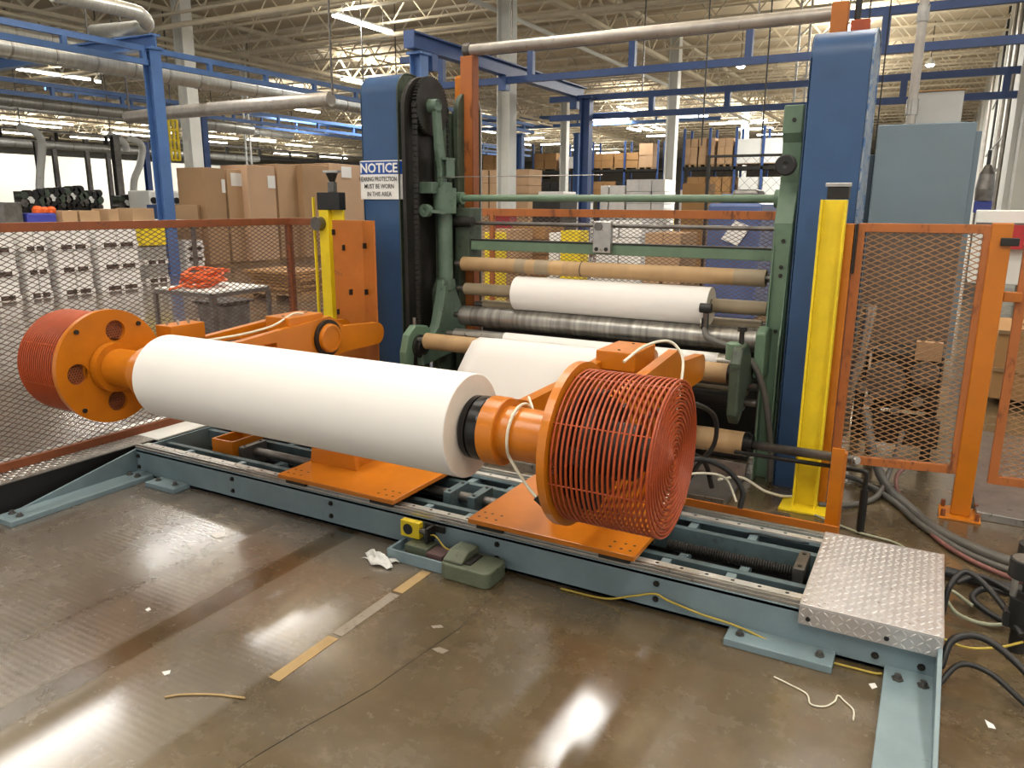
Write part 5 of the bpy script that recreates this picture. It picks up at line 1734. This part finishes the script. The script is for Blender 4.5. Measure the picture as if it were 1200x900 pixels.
MB().box(-19, -18, a[1], b[1], 0, a[2]).build('cabinet_body', 'crane_dark', bc, .02)
q0, q1 = a[1] + .1, b[1] - .15
m = MB()
for (u0, u1, w0, w1) in ((q0, q1, a[2] - .3, a[2] - .27), (q1 - .03, q1, .5, a[2] - .3), (q0, q0 + .03, .5, a[2] - .3)):
    m.box(-18, -17.99, u0, u1, w0, w1)
m.build('outline_trim', 'white', bc)['kind'] = 'stuff'
boxx('red_board', 'narrow red panel left of the brown cardboard sheets', 'panel', 228, 234, 235, 290, -17.6, .2, 'red', z0=0)
# six tall cardboard sheets
M['card3'] = mat('greyer_cardboard', 'A1815F', .8, var=.06, scale=1.2)
M['card4'] = mat('lighter_cardboard', 'B8987A', .8, var=.06, scale=1.2)
edges = [(231, 238, 240, 'narrow brown cardboard sheet at the very left of the row'), (238, 266, 196, 'tall brown cardboard box, leftmost full one in the row'), (265, 290, 198, 'tall brown cardboard box with a white label at its top, second'), (289, 325, 193, 'tall brown cardboard box with a white label at its right edge, third'),
         (324, 355, 192, 'plain tall brown cardboard box, fourth in the row'), (354, 388, 192, 'plain tall brown cardboard box behind the yellow post'), (385, 428, 191, 'tall brown cardboard box with a label, partly behind the notice cover')]
for i, (c0, c1, top, lb) in enumerate(edges):
    x = -16.3 + .14 * (i % 2) - .0 * i
    a, b = W(c0, top, x=x), W(c1, top, x=x)
    t = thing('cardboard_box', lb, 'box', (x, (a[1] + b[1]) / 2, 0))
    tl = .12
    MB().prism([(x, a[1]), (x - tl, b[1]), (x - tl - 1.0, b[1]), (x - 1.0, a[1])], 'z', .10, a[2]).build('box_body', ['card', 'card3', 'card', 'card4', 'card', 'card3', 'card4'][i], t, .01)
    MB().box(x - 1.0, x - .1, a[1], b[1], 0, .10).build('pallet', 'wood', t)
    MB().box(x - .12, x + .004, a[1] + .02, a[1] + .06, 1.1, 1.14).build('fold', 'card2', t)
    if i in (1, 2, 3, 6):
        ly = {1: b[1] - .14, 2: a[1] + .14, 3: b[1] - .32, 6: a[1] + (b[1] - a[1]) * .35}[i]
        lz = {1: a[2] - .60, 2: a[2] - .42, 3: a[2] - .58, 6: a[2] - .40}[i]
        lw = .13 if i == 1 else .5 if i in (2, 6) else .31
        f = (ly - a[1]) / (b[1] - a[1])
        MB().prism([(x - tl * f + .012, ly), (x - tl * f + .006, ly), (x - tl * (f + lw / (b[1] - a[1])) + .006, ly + lw), (x - tl * (f + lw / (b[1] - a[1])) + .012, ly + lw)], 'z', lz, lz + .33).build('white_label', 'paper', t)
# flat cardboard pile behind the fence corner
for k in range(3):
    a, b = W(342, 300 + 26 * k, x=-9.5), W(372, 300 + 26 * k, x=-9.5)
carton_stack('messy pile of flat brown sheets low behind the fence corner post', -10.6, -9.4, W(345, 330, x=-9.5)[1], W(392, 330, x=-9.5)[1], 0, W(350, 318, x=-9.5)[2], 1, 7, 'card2', name='sheet_pile', jit=.08)
# yellow ladder frame high behind the blue post
yh_ = W(204, 140, x=-24)
yf = thing('yellow_scaffold', 'yellow tubular frame hanging high right of the tall blue post', 'frame', tuple(W(200, 165, x=-24)))
a, b = W(197, 140, x=-24), W(211, 188, x=-24)
for yy in (a[1], (a[1] + b[1]) / 2, b[1]):
    MB().cyl((-24, yy, b[2]), (-24, yy, a[2]), .05, 6).build('frame_upright', 'yellow', yf)
MB().box(-24.02, -23.98, (a[1] + b[1]) / 2 - .02, (a[1] + b[1]) / 2 + .02, a[2], 8.05).build('hanger', 'steel_dk', yf)
for z in np.linspace(b[2], a[2], 5):
    MB().cyl((-24, a[1], z), (-24, b[1], z), .04, 6).build('frame_rung', 'yellow', yf)
# far left: partition wall and mezzanine so the white band reads
pw = MB().box(-60.3, -60, 5, 97, 0, 5.0).build('wall_partition', 'wallm')
tag(pw, kind='structure')
for i, (c0, c1, t0_, b0_) in enumerate(((60, 76, 186, 235), (102, 108, 186, 235), (73, 104, 210, 214))):
    pass
for i, cpx in enumerate((66, 104, 128, 190)):
    a = W(cpx, 200, x=-45)
    o = MB().box(-45.1, -44.9, a[1] - .12, a[1] + .12, 0, 5.2).build('hall_post', 'steel_dk', None, origin=(-45, a[1], 0))
    tag(o, ['slim grey post against the white wall right of the white bent duct', 'slim grey post against the white wall above the dark machines', 'slim grey post against the white wall beside the grey-blue post', 'slim grey post against the white wall behind the tall blue post'][i], 'post')
mz = thing('mezzanine_beam', 'long dark steel walkway beam along the top of the far white wall', 'beam', (-44, 30, 4.6))
MB().box(-44.3, -44, 10, 90, 4.75, 4.95).build('beam', 'dark', mz)
MB().box(-44.3, -44, 10, 90, 5.4, 5.5).build('beam', 'steel_dk', mz)
for i in range(26):
    MB().box(-44.25, -44.1, 12 + 3 * i, 12.12 + 3 * i, 4.95, 5.4).build('beam_strut', 'dark', mz)

# table with orange hose bundle and bin behind the left fence
tb = thing('steel_table', 'plain steel frame table behind the left mesh fence with orange hose on it', 'table', (-5.8, 4.9, 0))
c = [W(182, 343, z=.86), W(247, 345, z=.86), W(314, 339, z=.86)]
x0t, x1t, y0t, y1t = -6.05, -5.35, 4.35, 5.35
c0_, c1_, c2_ = W(182, 341, z=.86), W(248, 347, z=.86), W(314, 338, z=.86)
P0, P1, P2 = Vector((c0_[0], c0_[1], 0)), Vector((c1_[0], c1_[1], 0)), Vector((c2_[0], c2_[1], 0))
P3 = P0 + P2 - P1
tb.location = ((P0.x + P2.x) / 2, (P0.y + P2.y) / 2, 0)
loop = [P0, P1, P2, P3]
for i in range(4):
    a, b = loop[i], loop[(i + 1) % 4]
    MB().bar(a + Vector((0, 0, .86)), b + Vector((0, 0, .86)), .03, .035).build('table_rail', 'steel_dk', tb)
    MB().box(a.x - .016, a.x + .016, a.y - .016, a.y + .016, 0, .86 if i != 1 else .86).build('leg', 'steel_dk', tb)
MB().add([tuple(q + Vector((0, 0, .875))) for q in loop] + [tuple(q + Vector((0, 0, .89))) for q in loop], [(3, 2, 1, 0), (4, 5, 6, 7), (0, 1, 5, 4), (1, 2, 6, 5), (2, 3, 7, 6), (3, 0, 4, 7)]).build('table_top', 'white', tb)
hc = (P0 + P1 + P2 + P3) / 4
m = MB()
hcx = W(240, 325, x=float(hc.x))
base_ = Vector((hc.x, hcx[1], .90))
for k in range(9):
    rr = .13 + .015 * (k % 3)
    ox, oy = R_.uniform(-.05, .05), R_.uniform(-.06, .06)
    m.tube([(base_.x + ox + rr * math.cos(t_), base_.y + oy + rr * 1.2 * math.sin(t_), base_.z + .018 + .016 * k + .02 * math.sin(2 * t_ + k)) for t_ in [2 * PI * i / 24 for i in range(24)]], .012, 6, closed=True)
m.tube(smooth_path([base_ + Vector((0, -.15, .05)), base_ + Vector((.02, -.3, .02)), base_ + Vector((.05, -.42, .01))]), .012, 6)
ho = m.build('hose_bundle', 'hose_orange', None, origin=tuple(base_))
tag(ho, 'bundle of coiled orange hose lying on the steel table', 'hose')
bi = thing('grey_bin', 'grey plastic bin behind the steel table legs', 'bin', (-6.4, 5.6, 0))
a, b = W(262, 358, x=-6.6), W(292, 358, x=-6.6)
MB().prism([(a[1], 0), (b[1], 0), (b[1] + .02, a[2]), (a[1] - .02, a[2])], 'x', -7.0, -6.6).build('bin_body', 'steel_dk', bi, .02)
MB().box(-7.03, -6.57, a[1] - .05, b[1] + .05, a[2], a[2] + .03).build('bin_rim', 'dark', bi, .005)
# far right: worker area things seen past the cabinet
rr_ = thing('white_barrier', 'white painted low panel behind the mesh gate at the right edge', 'panel', (.6, 9, 0))
a = W(1146, 246, y=9)
MB().box(a[0], 3.0, 9, 9.4, .9, a[2]).build('panel_body', 'white', rr_, .01)
MB().box(a[0], 3.0, 8.98, 9.0, a[2] - .16, a[2] - .12).build('panel_groove', 'steel_dk', rr_)
b = W(1165, 266, y=8.9)
MB().box(b[0], 3.0, 8.9, 8.98, W(1180, 292, y=8.9)[2], b[2] + .02).build('red_band', 'red', rr_)
bk = thing('brown_crate', 'large brown crate behind the mesh gate at the right edge', 'crate', (1.4, 7.6, 0))
a = W(1170, 390, y=7.5)
MB().box(a[0], 3.0, 7.5, 8.6, .06, a[2]).build('crate_body', 'card2', bk, .01)
for z in (.3, .62):
    MB().box(a[0], 3.0, 7.48, 7.5, z, z + .03).build('crate_slat', 'wood', bk)
pe = thing('wrapped_bundle', 'grey striped bundle on a blue base far off between the cabinet and the right wall', 'bundle', (W(1152, 230, y=16)[0], 16, 0))
a, b = W(1147, 200, y=16), W(1162, 240, y=16)
MB().lathe(((a[0] + b[0]) / 2, 16, 1.75), (0, 0, 1), [(0, .14), (.2, .15), (.45, .12), (.6, .05), (.62, 0)], 14).build('bundle_body', 'steel_dk', pe)
MB().box(a[0], b[0], 15.9, 16.2, 1.55, 1.75).build('blue_base', mat('navy_plastic', '2C3A86', .5), pe, .01)
MB().box(a[0] + .02, b[0] - .02, 15.92, 16.18, 0, 1.55).build('stand', 'steel_dk', pe)
MB().box(a[0] + .1, a[0] + .16, 16, 16.06, 2.35, 2.6).build('black_tip', 'black', pe)
